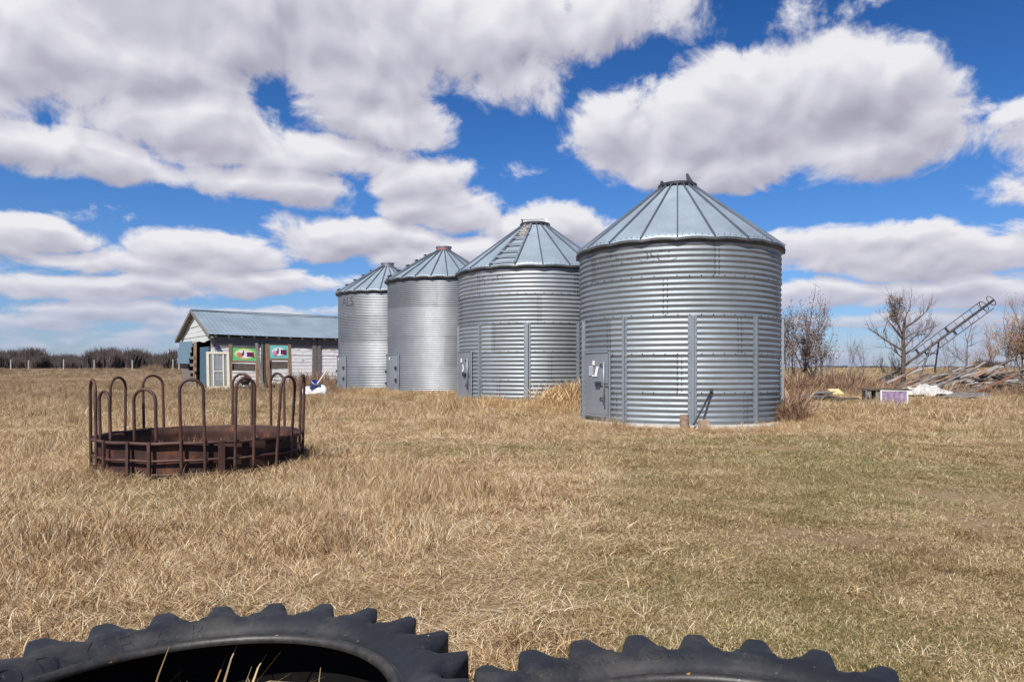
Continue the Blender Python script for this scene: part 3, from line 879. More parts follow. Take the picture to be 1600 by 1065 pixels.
# ------------------------------------------------------------------ things at the foot of the front bin
def ground_pt(px, d):
    x = (px - 800) / F * d
    return Vector((x, d, g1(x, d)))
p = ground_pt(1069, 14.75)
s = MB(); s.tube([(0, 0, -0.05), (0.005, 0, 0.15), (0, 0, 0.30)], [0.10, 0.095, 0.092], 12)
o = s.build('wood_stump', simple('sawn_log', (0.12, 0.07, 0.042), (0.36, 0.26, 0.19), 14, 0.9, 0, 0.6), None, False, 0.008); o.location = p
tag(o, 'short upright wooden post stub against the nearest bin, left of the black stick', 'post stub')
p = ground_pt(1100, 14.55)
s = MB(); s.box((0, 0, 0.09), (0.20, 0.14, 0.24), 0.2); o = s.build('wood_block', simple('tan_block', (0.30, 0.21, 0.145), (0.44, 0.33, 0.24), 7, 0.9, 0, 0.4), None, False, 0.01); o.location = p
tag(o, 'tan block half hidden in grass right of the black stick', 'block')
pA = at(1085, 661, 14.75); pB = at(1112, 610, 15.05)
s = MB(); s.tube([pA - (pB - pA) * 0.05, pA, (pA + pB) / 2 + Vector((0.004, 0, 0)), pB], 0.021, 8); s.tube([pB - (pB - pA).normalized() * 0.05, pB + (pB - pA).normalized() * 0.015], 0.03, 8)
o = s.build('metal_stick', M['blackpaint'], None, True); tag(o, 'thin black stick leaning against the front of the nearest bin', 'stick')

# ------------------------------------------------------------------ rusty round bale feeder
fe = empty('bale_feeder', (-3.94, 9.05, 0.0), 0, 'rusty round bale feeder ring with bent hoop bars standing in dry grass', 'bale feeder')
FR = 1.22
ffa = math.atan2(-9.05, 3.94)
FD = math.hypot(3.94, 9.05); FC = math.atan2(-3.94, 9.05)


def feeder_phi(px, front=True):
    """angle round the ring at which a vertical bar shows in column px"""
    al = math.atan((px - 800) / F) - FC
    al = max(-math.asin(FR / FD) + 1e-4, min(math.asin(FR / FD) - 1e-4, al))
    sb = FD * math.sin(al) / FR
    be = math.asin(max(-1, min(1, sb)))
    th = be - al if front else PI - be - al
    return th


def FP(th, z, r=FR):
    a = ffa + th
    return Vector((r * math.cos(a), r * math.sin(a), z))
# sheet ring, thin but with two faces and some dents
NS = 160
vs = []; 
for k in range(NS):
    th = 2 * PI * k / NS
    for (dr, zs) in ((-0.060, (0.0, 0.10, 0.2, 0.29, 0.385)), (-0.065, (0.385, 0.29, 0.2, 0.10, 0.0))):
        for z in zs:
            dn = 0.02 * (float(vnoise(th * 4.1, z * 5, 8)) - 0.5)
            vs.append(FP(th, z - 0.02, FR + dr + dn))
fs = []
for k in range(NS):
    k2 = (k + 1) % NS
    for i in range(9):
        fs.append((k * 10 + i, k2 * 10 + i, k2 * 10 + i + 1, k * 10 + i + 1))
mk('side_sheet', vs, fs, M['rust'], fe, True)
for nm, z, rad in (('top_rail', 0.365, 0.020), ('middle_rail', 0.175, 0.016), ('bottom_rail', 0.02, 0.018)):
    s = MB(); s.tube([FP(2 * PI * k / 96, z + 0.004 * math.sin(k * 0.9), FR - 0.012) for k in range(96)], rad, 8, 0, False, True)
    s.build(nm, M['rust_pipe'], fe, True)


hrng = random.Random(15)


def hoop(th0, th1, ztop, zfoot0, zfoot1, r0=FR, lean=0.0, side=0.0, parent=fe):
    """inverted U of pipe between two angles on the ring"""
    a = FP(th0, 0, r0); c = FP(th1, 0, r0); mid = (a + c) / 2
    out = Vector((mid.x, mid.y, 0)).normalized(); tn = (c - a).normalized(); wdt = (c - a).length; rad = wdt / 2
    pts = []
    zs = ztop - rad
    lean += hrng.uniform(-0.012, 0.022); side += hrng.uniform(-0.022, 0.022)
    def W(u, z):
        return mid + tn * (u + side * z) + out * (lean * z) + Vector((0, 0, z))
    for q in range(8):
        pts.append(W(-rad, zfoot0 + (zs - zfoot0) * q / 7))
    for q in range(1, 12):
        an = PI - PI * q / 12
        pts.append(W(rad * math.cos(an), zs + rad * math.sin(an)))
    for q in range(8):
        pts.append(W(rad, zs + (zfoot1 - zs) * q / 7))
    s = MB(); s.tube(pts, 0.018, 8)
    return s.build('hoop', M['rust_pipe'], parent, True)


ph = feeder_phi
hoop(ph(284), ph(321), 1.075, -0.03, -0.03)                 # front centre
hoop(ph(208), ph(243), 0.965, 0.36, 0.36, FR - 0.035)       # front left, dropped inside the rail
hoop(ph(153.5), ph(170), 0.935, 0.36, 0.36, FR - 0.035)       # left, dropped inside the rail
hoop(ph(367), ph(396), 1.085, -0.03, -0.03, FR, 0.0)        # front right
hoop(ph(431), ph(453), 1.10, -0.03, -0.03, FR, 0.02, 0.03)   # right
hoop(R(68), R(84), 1.11, -0.03, -0.03, FR, 0.03)    # right end
hoop(R(-66), R(-81), 1.065, -0.03, -0.03, FR, 0.0)      # left end
hoop(ph(195, False), ph(171, False), 1.08, 0.0, 0.0)
hoop(ph(257, False), ph(226, False), 1.10, 0.0, 0.0)
hoop(ph(393, False), ph(363, False), 1.115, 0.0, 0.0, FR, 0.03, 0.025)
hoop(ph(445, False), ph(424, False), 1.125, 0.0, 0.0, FR, 0.02, 0.06)
for px in (163, 200, 233, 343.5, 348.5):
    s = MB(); th = ph(px); s.bar(FP(th, -0.03, FR + 0.005), FP(th, 0.385, FR + 0.005), 0.034, 0.03, FP(th, 0).normalized()); s.build('upright', M['rust_pipe'], fe)

# ------------------------------------------------------------------ tractor tyres lying flat in front
def tyre(name, cx, cy, Rt, nlug, dent_dir, label, text, text_a0, tstep, tsize, tr, ph0):
    root = empty(name, (cx, cy, g1(cx, cy) + 0.012), 0, label, 'tyre', None)
    k_ = Rt / 0.735
    spl = 18; ns = nlug * spl
    # radius, height, lug height, slant position ; from the inner bead over the sidewall and tread and back inside
    Wd = 0.42
    half = [(0.505, .345), (0.512, .362), (0.524, .368), (0.533, .360), (0.540, .357), (0.556, .370), (0.575, .383), (0.600, .393), (0.625, .398), (0.640, .3985), (0.648, .398),
            (0.656, .3965), (0.664, .393), (0.674, .386), (0.682, .376), (0.688, .362), (0.690, .345), (0.692, .325), (0.694, .30), (0.696, .275), (0.697, .25), (0.698, .23), (0.698, .213)]
    prof = half + [(r, Wd - z) for (r, z) in reversed(half)]
    inner = [(0.52, 0.07), (0.565, 0.058), (0.605, 0.075), (0.628, 0.12), (0.632, 0.21), (0.628, 0.30), (0.605, 0.345), (0.565, 0.358), (0.52, 0.342)]
    prof = prof + inner
    nh = len(half); nt = nh * 2; m = len(prof)
    vs = []
    for k in range(ns):
        th = 2 * PI * k / ns
        dd = (th - dent_dir + PI) % (2 * PI) - PI
        dent = 0.115 * math.exp(-(dd / R(17)) ** 2 / 2)
        for i, (r, z) in enumerate(prof):
            rr = r; zz = z
            if i < nt:
                up = i < nh
                zz_ = z if up else Wd - z
                j = i if up else nt - 1 - i
                slant = max(0, (zz_ - 0.21)) * 1.15
                u = ((th - ph0) / (2 * PI) * nlug + (0 if up else 0.5) + (slant if up else slant)) % 1.0
                du = abs(u - 0.5) * 2          # 0 on the lug's crown, 1 in the valley
                lug = 1 - float(sstep(du, 0.16, 1.0))
                if j >= 9:
                    q = float(sstep(r, 0.646, 0.684))
                    cen = float(sstep(zz_, 0.205, 0.24)) * 0.8 + 0.2
                    rr = r - 0.034 * q + (0.078 * q * cen) * lug
                    if zz_ > 0.30:
                        sg = 1 if up else -1
                        keep = float(sstep(zz_, 0.300, 0.345))
                        zz = z + sg * lug * keep * max(0.0, 0.398 - zz_) * 0.92
                        zz -= sg * (1 - lug) * keep * 0.022 * float(sstep(r, 0.628, 0.668))
                # shallow pocket moulded in the shoulder between the lugs
                if 7 <= j <= 14 and up:
                    pk = float(sstep(du, 0.70, 0.78)) * float(sstep(r, 0.618, 0.630))
                    zz -= 0.010 * pk
            sc_ = k_ * (1 - dent * (0.4 + 0.6 * float(sstep(r, 0.5, 0.7))))
            zz += 0.012 * math.sin(th * 2 + 0.6) * (z / Wd)
            vs.append((rr * sc_ * math.cos(th), rr * sc_ * math.sin(th), zz))
    fs = []; mi = []
    for k in range(ns):
        k2 = (k + 1) % ns
        for i in range(m):
            i2 = (i + 1) % m
            fs.append((k * m + i, k2 * m + i, k2 * m + i2, k * m + i2))
            mi.append(1 if (i < 4 or i == m - 1) else (2 if i >= nt - 6 else 0))  # inner faces and lower bead get the rubber with shade painted in
    body = mk('tyre_body', vs, fs, [M['rubber'], M['bead'], M['inner_shade']], root, True, mi)
    if text:
        a = text_a0
        for ch in text:
            if ch != ' ':
                bm, x0, x1, y0, y1 = glyphs(ch, tsize)
                for kk in range(1, 5):
                    bmesh.ops.bisect_plane(bm, geom=bm.verts[:] + bm.edges[:] + bm.faces[:], plane_co=(0, y0 + (y1 - y0) * kk / 5, 0), plane_no=(0, 1, 0))
                # outline ridge: raise the letters 4 mm off the sidewall
                res = bmesh.ops.extrude_face_region(bm, geom=bm.faces[:])
                top = {e for e in res['geom'] if isinstance(e, bmesh.types.BMVert)}
                for v_ in bm.verts:
                    hgt = 0.0036 if v_ in top else -0.006
                    r = (tr + (v_.co.y - (y0 + y1) / 2)) * k_; an = a - (v_.co.x - (x0 + x1) / 2) / (tr * k_)
                    zb = float(np.interp(r / k_, [x for x, _ in half[4:14]], [z for _, z in half[4:14]])) + 0.012 * math.sin(an * 2 + 0.6)
                    v_.co = (r * math.cos(an), r * math.sin(an), zb + hgt)
                bmesh.ops.recalc_face_normals(bm, faces=bm.faces[:])
                me = bpy.data.meshes.new('raised_letter'); bm.to_mesh(me); bm.free(); me.materials.append(M['rubber'])
                lo = bpy.data.objects.new('raised_letter', me); COL.objects.link(lo); lo.parent = body
            a -= tstep
    return root


tyre('tractor_tyre', -0.79, 1.69, 0.735, 26, R(-10), 'old tractor tyre with a hollow dark centre and raised sidewall letters, lying flat', 'GOODYEAR', R(151 + 3 * 10.3), R(10.3), 0.085, 0.565, 0.06)
tyre('tractor_tyre', 0.42, 1.415, 0.725, 26, R(168), 'old tractor tyre at the lower edge with only its far lugs and sidewall showing', 'DYNA TORQUE RADIAL', R(133), R(3.0), 0.032, 0.588, 0.11)

# ------------------------------------------------------------------ shed (local x along the long side, local y towards the back)
SA = Vector((-14.74, 35.0, 0.13)); STH = math.atan2(0.6, 0.8)
shed = empty('farm_shed', SA, STH, 'long low shed with peeling white boards and blue grey metal roof beside the bins', 'shed')
SL, SW = 11.0, 6.5
HE, HR = 2.72, 4.12


def SP(u, v, z):
    return SA + Vector((0.8 * u - 0.6 * v, 0.6 * u + 0.8 * v, z))
rng = random.Random(11)
# front wall: horizontal lap boards with sagging joints
s = MB(); z = -0.1
rows = []
while z < 2.30:
    h = 0.185 + rng.uniform(-0.012, 0.012)
    u = 0.0
    while u < SL:
        L = rng.uniform(2.2, 4.2); u1 = min(SL, u + L)
        s.frame_box(((u + u1) / 2, 0.01 + rng.uniform(-0.006, 0.006), z + h / 2), (1, 0, rng.uniform(-0.002, 0.002)), (0, 1, -0.07), (0, 0.07, 1), u1 - u - 0.006, 0.03, h - 0.004 + rng.uniform(-0.012, 0.004))
        u = u1
    z += h
s.build('front_wall', M['siding'], shed)
s = MB()
s.box((SL / 2, 0.02, 2.47), (SL, 0.06, 0.34)); s.box((SL / 2, -0.005, 2.36), (SL - 0.4, 0.03, 0.07))
s.build('eave_shade_board', M['greywood'], shed)  # grey board paints the eave shadow along the wall top
s = MB(); s.box((SL / 2, 0.10, 1.3), (SL - 0.1, 0.08, 2.7)); s.box((SL / 2, SW - 0.05, 1.3), (SL - 0.1, 0.1, 2.7)); s.box((SL - 0.05, SW / 2, 1.3), (0.1, SW - 0.2, 2.7)); s.box((2.6, SW / 2, 1.3), (0.08, SW - 0.3, 2.7))
s.box((SL / 2, SW / 2, 2.66), (SL - 0.3, SW - 0.3, 0.05))
s.build('inner_boarding', M['black'], shed)
# roof: two slopes with shallow corrugation
def slope_sheet(v0, z0, v1, z1, name):
    s = MB(); n = 150; vs = []; L0, L1 = -0.28, SL + 0.2
    dv = Vector((0, v1 - v0, z1 - z0)).normalized(); nr = Vector((0, -dv.z, dv.y))
    if nr.z < 0:
        nr = -nr
    for i in range(n + 1):
        u = L0 + (L1 - L0) * i / n; c = 0.007 * (1 if i % 3 == 0 else 0)
        sag = -0.05 * math.sin(PI * i / n)
        for j in range(5):
            q = j / 4; p = Vector((u, v0 + (v1 - v0) * q, z0 + (z1 - z0) * q + sag)) + nr * c
            vs += [p, p - nr * 0.012]
    fs = []
    for i in range(n):
        a = i * 10; b_ = a + 10
        for j in range(4):
            fs.append((a + 2 * j, a + 2 * j + 2, b_ + 2 * j + 2, b_ + 2 * j)); fs.append((a + 2 * j + 1, b_ + 2 * j + 1, b_ + 2 * j + 3, a + 2 * j + 3))
        fs.append((a, b_, b_ + 1, a + 1)); fs.append((a + 8, a + 9, b_ + 9, b_ + 8))
    s.add(vs, fs)
    return s.build(name, M['shedroof'], shed)
r_ = slope_sheet(-0.27, 2.74, SW / 2 + 0.03, HR, 'roof')
slope_sheet(SW + 0.42, 2.68, SW / 2 - 0.03, HR - 0.015, 'roof')
s = MB(); s.bar((-0.3, SW / 2, HR + 0.02), (SL + 0.2, SW / 2, HR + 0.01), 0.22, 0.05); s.build('ridge_cap', M['shedroof'], r_)
for k in range(18):
    u = 0.12 + k * 0.62
    s = MB(); s.bar((u, -0.20, 2.62), (u, 0.25, 2.81), 0.055, 0.10); s.build('rafter_tail', M['gable'], shed)
# rake boards
for sg in (0, 1):
    s = MB(); v0 = -0.45 if sg == 0 else SW + 0.45
    s.bar((-0.28, v0, 2.58), (-0.28, SW / 2, HR - 0.05), 0.05, 0.16); s.bar((-0.15, v0, 2.53), (-0.15, SW / 2, HR - 0.10), 0.2, 0.03)
    s.build('rake_board', M['greywood'], shed)
# gable boarding with the sagging lower edge
def quadboard(mb, pts, th, nrm):
    nrm = Vector(nrm) * th; a = [Vector(p) for p in pts]; b_ = [p + nrm for p in a]; n = len(a)
    mb.add(a + b_, [tuple(range(n)), tuple(range(2 * n - 1, n - 1, -1))] + [(i, n + i, n + (i + 1) % n, (i + 1) % n) for i in range(n)])
s = MB(); lines = [(2.42, 2.44), (2.72, 2.70), (3.02, 2.92), (3.32, 3.20), (3.60, 3.46), (3.86, 3.72), (4.08, 4.02)]
def rk(v):
    return 2.62 + (HR - 2.66) * (1 - abs(v - SW / 2) / (SW / 2))
for i in range(len(lines) - 1):
    (za, zb), (zc_, zd) = lines[i], lines[i + 1]
    lo = lambda v: za + (zb - za) * v / SW
    hi_ = lambda v: zc_ + (zd - zc_) * v / SW - 0.012
    pts_lo, pts_hi = [], []
    for q in range(41):
        v = SW * q / 40; top = min(hi_(v), rk(v))
        bot = lo(v) + (0.04 * math.sin(q * 0.5) if i == 0 else 0)
        if top > bot + 0.005:
            pts_lo.append((-0.02 - 0.012 * (i % 2), v, bot)); pts_hi.append((-0.008 - 0.012 * (i % 2), v, top))
    if len(pts_lo) > 1:
        quadboard(s, pts_lo + pts_hi[::-1], 0.03, (-1, 0, 0))
s.build('gable_boarding', M['gable'], shed)
s = MB(); quadboard(s, [(0.06, 0.1, 2.45), (0.06, SW - 0.1, 2.45), (0.06, SW / 2, HR - 0.12)], 0.03, (1, 0, 0)); s.build('gable_lining', M['black'], shed)
# blue sheet panel on the left of the gable
s = MB()
for i in range(4):
    za = 2.52 - 0.30 * i
    s.frame_box((-0.14 - 0.03 * i, 5.05 + 0.06 * i, za - 0.15), (0, 1, 0.015), (1, 0, 0.13), (-0.13, 0, 1), 3.1 - 0.1 * i, 0.03, 0.30)
s.build('blue_panel', M['bluepanel'], shed)
s = MB()
for i in range(8):
    zc_ = 0.0 + 0.17 * i; wd = 2.6 - 0.19 * i
    s.frame_box((0.02, 6.5 - wd / 2, zc_), (0, 1, 0), (1, 0, 0.06), (0, 0, 1), wd, 0.03, 0.165)
s.build('low_wall_boards', M['greywood'], shed)
s = MB(); s.bar((-0.10, 3.05, -0.15), (-0.06, 3.10, 2.46), 0.16, 0.16); s.build('door_post', M['brownwood'], shed)
for z_, l in ((0.55, 0.8), (0.88, 1.25), (1.25, 1.0), (1.62, 0.9), (0.25, 0.7)):
    s = MB(); s.frame_box((-0.16, 3.15 + l * 0.3, z_), (0, 1, rng.uniform(-0.03, 0.03)), (1, 0, 0), (0, 0, 1), l, 0.03, 0.15); s.build('cross_slat', M['greywood'], shed)
s = MB(); s.frame_box((-0.04, 1.35, 1.02), (0, 1, 0), (1, 0, 0), (0, 0, 1), 1.75, 0.05, 2.25); s.build('side_door', M['bluedoor'], shed)
s = MB(); s.box((0.03, 0.06, 1.22), (0.16, 0.16, 2.7)); s.build('corner_board', M['siding'], shed)
s = MB(); s.box((SL - 0.1, 0.02, 1.22), (0.16, 0.14, 2.7)); s.build('corner_board', M['siding'], shed)
for u, wd in ((2.38, 0.11), (2.75, 0.10), (5.15, 0.22), (5.42, 0.16)):
    s = MB(); s.bar((u, -0.045, -0.1), (u + 0.02, -0.045, 2.56), wd, 0.05, (0, 1, 0)); s.build('wall_post', M['greywood'], shed)
s = MB(); s.box((2.56, -0.018, 1.05), (0.26, 0.02, 2.2)); s.build('dark_gap', M['darkwood'], shed)

# white screen door leaning on the shed
def frame_at(o, ux, tilt):
    """axes for something leaning back: right, out of the face, up"""
    r = Vector((math.cos(ux), math.sin(ux), 0)); n = Vector((r.y, -r.x, 0))
    up = (Vector((0, 0, 1)) * math.cos(tilt) - n * math.sin(tilt)); f = n * math.cos(tilt) + Vector((0, 0, 1)) * math.sin(tilt)
    return r, f, up
d_ = 33.6
o0 = at(341.5, 612.5, d_); sd_ = empty('screen_door', (o0.x, o0.y, o0.z - 0.05), 0, 'cream framed door with tall glass panes leaning against the shed corner', 'door')
rx, fx, ux = frame_at(None, STH - 0.06, 0.10)
W_, H_ = 1.02, 1.97
def sdb(name, cx_, cz_, w_, h_, th, mt, parent=sd_, off=0.0):
    s = MB(); s.frame_box(rx * cx_ + ux * cz_ + fx * off, rx, fx, ux, w_, th, h_); return s.build(name, M[mt], parent)
sdb('stile', -W_ / 2 + 0.055, H_ / 2, 0.11, H_, 0.05, 'cream'); sdb('stile', W_ / 2 - 0.055, H_ / 2, 0.11, H_, 0.05, 'cream')
sdb('top_rail', 0, H_ - 0.05, W_ - 0.22, 0.10, 0.05, 'cream'); sdb('bottom_rail', 0, 0.17, W_ - 0.22, 0.34, 0.05, 'cream')
sdb('mullion', -0.21, H_ / 2 + 0.10, 0.05, H_ - 0.45, 0.045, 'cream'); sdb('mullion', 0.24, H_ / 2 + 0.10, 0.05, H_ - 0.45, 0.045, 'cream')
sdb('cross_bar', 0.015, 1.04, 0.40, 0.045, 0.04, 'cream')
sdb('pane', 0, H_ / 2 + 0.12, W_ - 0.22, H_ - 0.45, 0.008, 'glass', sd_, -0.012)

# two old sign boards on leaning wooden frames
def sign(px0, px1, ptop, pbot, pyt, pyb, d, bg_, inner, bowl, tail, block, label, lean, tilt_roll, oldlook):
    c0 = at((px0 + px1) / 2, pbot, d)
    root = empty('sign_board', (c0.x, c0.y, c0.z), 0, label, 'sign', 'old pump signs leaning on the shed wall')
    r, f, u = frame_at(None, STH - 0.03, lean)
    cr, sr = math.cos(tilt_roll), math.sin(tilt_roll); r, u = r * cr + u * sr, u * cr - r * sr
    wd = (px1 - px0) / F * d; ht = (pbot - ptop) / F * d
    def bx(name, cx_, cz_, w_, h_, th, mt, parent=root, off=0.0):
        s = MB(); s.frame_box(r * cx_ + u * cz_ + f * off, r, f, u, w_, th, h_); return s.build(name, mt, parent)
    pw = 0.15
    bx('post', -wd / 2, ht / 2 - 0.1, pw, ht + 0.2, 0.10, M['brownwood']); bx('post', wd / 2, ht / 2 - 0.1, pw, ht + 0.2, 0.10, M['brownwood'])
    zt = (pbot - pyt) / F * d; zb = (pbot - pyb) / F * d; w2 = wd - pw
    pn = bx('panel', 0, (zt + zb) / 2, w2, zt - zb, 0.04, bg_, root, 0.01)
    bx('crossbar', 0, zb - 0.055, w2, 0.08, 0.08, M['brownwood']); bx('crossbar', 0, zt + 0.03, w2, 0.055, 0.07, M['darkwood'])
    bx('backing_board', 0, zb - 0.33, w2 - 0.04, 0.34, 0.03, M['darkwood'], root, -0.04)
    ph_ = zt - zb; zc_ = (zt + zb) / 2
    def disc(name, cx_, cz_, rx_, rz_, off, mt, a0=0.0, a1=2 * PI, power=1.0):
        s = MB(); n = 28; vs = []
        for dy in (0.0, 0.006):
            for k in range(n):
                a = a0 + (a1 - a0) * k / (n if a1 - a0 > 6.2 else n - 1)
                vs.append(r * (cx_ + rx_ * math.cos(a)) + u * (cz_ + rz_ * math.sin(a)) + f * (off + dy))
        s.add(vs, [tuple(range(n)), tuple(range(2 * n - 1, n - 1, -1))] + [(k, n + k, n + (k + 1) % n, (k + 1) % n) for k in range(n)])
        return s.build(name, mt, pn)
    if inner is not None:
        disc('inner_colour', 0.02, zc_ + 0.01, w2 * 0.43, ph_ * 0.43, 0.033, inner)
    disc('white_oval', 0.0, zc_, w2 * 0.36, ph_ * 0.32, 0.041, M['signwhite'])
    disc('bird_body', -w2 * 0.19, zc_ + 0.0, w2 * 0.15, ph_ * 0.28, 0.049, bowl, PI, 2 * PI)
    disc('bird_wing', -w2 * 0.23, zc_ + 0.02, w2 * 0.09, ph_ * 0.10, 0.057, tail[0])
    s = MB(); s.tube([r * (-w2 * 0.13) + u * (zc_ - 0.02) + f * 0.062, r * (-w2 * 0.07) + u * (zc_ + ph_ * 0.12) + f * 0.062, r * (-w2 * 0.045) + u * (zc_ + ph_ * 0.30) + f * 0.062], [0.045, 0.035, 0.015], 8)
    s.build('bird_tail', tail[1], pn)
    bx('letter_block', w2 * 0.24, zc_ - 0.005, w2 * 0.29, ph_ * 0.36, 0.006, block[0], pn, 0.050)
    bm, x0, x1, y0, y1 = glyphs('BBQ', 0.24)
    k = w2 * 0.27 / (x1 - x0)
    bmesh.ops.extrude_face_region(bm, geom=bm.faces[:])
    for i, v in enumerate(bm.verts):
        v.co = r * (w2 * 0.24 + (v.co.x - (x0 + x1) / 2) * k) + u * (zc_ - 0.005 + (v.co.y - (y0 + y1) / 2) * (ph_ * 0.25 / (y1 - y0))) + f * (0.058)
    me = bpy.data.meshes.new('letters'); bm.to_mesh(me); bm.free(); me.materials.append(block[1])
    lo = bpy.data.objects.new('letters', me); COL.objects.link(lo); lo.parent = pn
    return root
M['signwhite'] = simple('sign_white', (0.66, 0.64, 0.62), (0.80, 0.78, 0.76), 9, 0.5, 0, 0)
sign(360.5, 402, 538, 612, 543, 562.5, 34.3, M['signgreen'], M['signyellow'], M['signorange'], (M['signorange'], M['signgrey']), (M['signpurple'], M['signmag']),
     'bright green sign with yellow middle, orange bird and purple letters in a leaning wooden frame', 0.11, -0.035, 1)
sign(420, 454.5, 537, 612, 539, 559.5, 35.0, M['signteal'], None, M['signrose'], (M['signpink'], M['signgrey']), (M['signpurple'], M['signmag']),
     'faded teal sign with pink bird in a wooden frame, the sign nearer the bins', 0.10, 0.0, 2)
s = MB(); s.bar(at(400.5, 536, 34.75), at(411.5, 612, 34.1), 0.13, 0.04, (0.6, -0.8, 0)); o = s.build('leaning_plank', M['greywood'], None)
tag(o, 'grey plank leaning on the shed between the green and teal signs', 'plank')

# small black barbecue kettle at the foot of the green sign
p = at(383, 607, 33.2); kt = empty('kettle_grill', (p.x, p.y, p.z - 0.02), 0.3, 'small round black grill on the ground below the green sign', 'grill')
s = MB(); s.lathe([(0.02, 0.20), (0.12, 0.215), (0.20, 0.27), (0.235, 0.36), (0.235, 0.38)], 20); s.build('bowl', M['blackpaint'], kt, True)
s = MB(); s.lathe([(0.245, 0.375), (0.24, 0.43), (0.17, 0.52), (0.06, 0.565), (0.01, 0.57)], 20); s.box((0, 0, 0.60), (0.12, 0.03, 0.05)); s.build('lid', M['blackpaint'], kt, True)
s = MB(); s.lathe([(0.03, 0.12), (0.19, 0.125), (0.21, 0.15), (0.19, 0.16)], 18); s.build('ash_pan', simple('bright_tin', (0.5, 0.5, 0.52), (0.75, 0.75, 0.77), 12, 0.3, 0.8, 0), kt, True)
for a in (0.4, 2.5, 4.6):
    s = MB(); s.tube([(0.14 * math.cos(a), 0.14 * math.sin(a), 0.25), (0.26 * math.cos(a), 0.26 * math.sin(a), -0.05)], 0.018, 6); s.build('leg', M['darksteel'], kt)
s = MB(); s.tube([(-0.22, -0.1, 0.40), (-0.26, -0.14, 0.55), (-0.2, -0.08, 0.66)], 0.018, 6); s.build('handle', M['white'], kt)

# white bag heap, blue pail on it, wooden handle
p = at(491, 617.5, 27.6); rng = random.Random(3)
vs = []; nu, nv = 34, 16
for i in range(nv + 1):
    for k in range(nu):
        a = 2 * PI * k / nu; q = i / nv
        rr = math.sin(q * PI / 2) ** 0.55
        hx, hy = 0.52, 0.34
        n_ = float(vnoise(math.cos(a) * 2.2 + 5, math.sin(a) * 2.2 + q * 3, 7)); fold = 0.06 * math.sin(a * 9 + q * 4 + n_ * 5) * q
        zz = 0.40 * math.cos(q * PI / 2) ** 0.7 * (0.55 + 0.62 * abs(math.sin(a * 0.5 + 0.95)) ** 1.5 + 0.25 * (n_ - 0.5))
        x = hx * (rr + fold) * math.cos(a); y = hy * (rr + fold) * math.sin(a)
        sad = 0.16 * math.exp(-((x + 0.10) / 0.14) ** 2)
        vs.append((x, y, max(-0.04, zz - sad * (1 - q))))
fs = [(i * nu + k, (i + 1) * nu + k, (i + 1) * nu + (k + 1) % nu, i * nu + (k + 1) % nu) for i in range(nv) for k in range(nu)]
o = mk('plastic_bag', vs, fs, M['tarp'], None, True); o.location = (p.x, p.y, p.z + 0.0)
tag(o, 'crumpled white plastic bag lying in grass under the blue pail', 'bag')
pb = p + Vector((-0.06, -0.03, 0.26)); pl_ = empty('plastic_pail', pb, 0, 'deep blue pail tipped over on the white bag', 'pail')
axp = Vector((0.38, -0.25, 0.62)).normalized(); Q = axp.to_track_quat('Z', 'Y').to_matrix().to_4x4()
s = MB(); s.lathe([(0.002, 0.0), (0.125, 0.0), (0.15, 0.30), (0.16, 0.305), (0.16, 0.335), (0.14, 0.335), (0.118, 0.02), (0.002, 0.015)], 24)
s.v = [tuple(Q @ Vector(v)) for v in s.v]; s.build('bucket', M['bluepail'], pl_, True)
s = MB(); s.lathe([(0.163, 0.29), (0.166, 0.30), (0.163, 0.312)], 24); s.v = [tuple(Q @ Vector(v)) for v in s.v]; s.build('rim_label', M['white'], pl_, True)
s = MB(); s.bar(at(494.5, 602, 27.5), at(511, 577.5, 27.9), 0.055, 0.045); o = s.build('wooden_handle', M['newwood'], None, False, 0.01)
tag(o, 'pale wooden handle sticking up beside the blue pail', 'handle')

# ------------------------------------------------------------------ trees
def grow(rng, p, d, L, r, depth, out, twigs, prm):
    """grows one limb; out collects (points, radii) of thick limbs, twigs the thin ones"""
    n = 5; pts = [Vector(p)]; rad = [r]; d = Vector(d).normalized()
    taper = prm.get('taper', 0.6)
    for i in range(n):
        d = (d + Vector((rng.uniform(-1, 1), rng.uniform(-1, 1), rng.uniform(-0.7, 0.9) + prm.get('up', 0.2))) * prm.get('wob', 0.14)).normalized()
        pts.append(pts[-1] + d * L / n); rad.append(r * (1 - (1 - taper) * (i + 1) / n))
    (out if r > prm.get('twig_r', 0.02) else twigs).append((pts, rad))
    if depth <= 0:
        return
    nb = rng.randint(*prm.get('kids', (2, 4)))
    for k in range(nb):
        q = rng.uniform(prm.get('q0', 0.3), 1.0); i = min(n, max(1, int(round(q * n))))
        base = pts[i]; ang = rng.uniform(*prm.get('spread', (0.4, 0.9)))
        ax = d.orthogonal().normalized(); ax = Matrix.Rotation(rng.uniform(0, 2 * PI), 3, d) @ ax
        nd = Matrix.Rotation(ang, 3, ax) @ d
        grow(rng, base, nd, L * rng.uniform(*prm.get('len', (0.5, 0.75))), max(0.0035, rad[i] * rng.uniform(0.5, 0.7)), depth - 1, out, twigs, prm)
    if prm.get('lead', True):
        grow(rng, pts[-1], d, L * rng.uniform(0.6, 0.8), max(0.0035, rad[-1] * 0.9), depth - 1, out, twigs, prm)


def leafquads(rng, mb, pts, n, size, spread):
    for k in range(n):
        p = rng.choice(pts) + Vector((rng.gauss(0, spread), rng.gauss(0, spread), rng.gauss(0, spread)))
        a = Vector((rng.uniform(-1, 1), rng.uniform(-1, 1), rng.uniform(-1, 1))).normalized() * size * rng.uniform(0.6, 1.4)
        b_ = a.orthogonal().normalized() * a.length * 0.55
        mb.add([p - a, p + b_ * 0.9 + a * 0.1, p + a, p - b_], [(0, 1, 2, 3)])


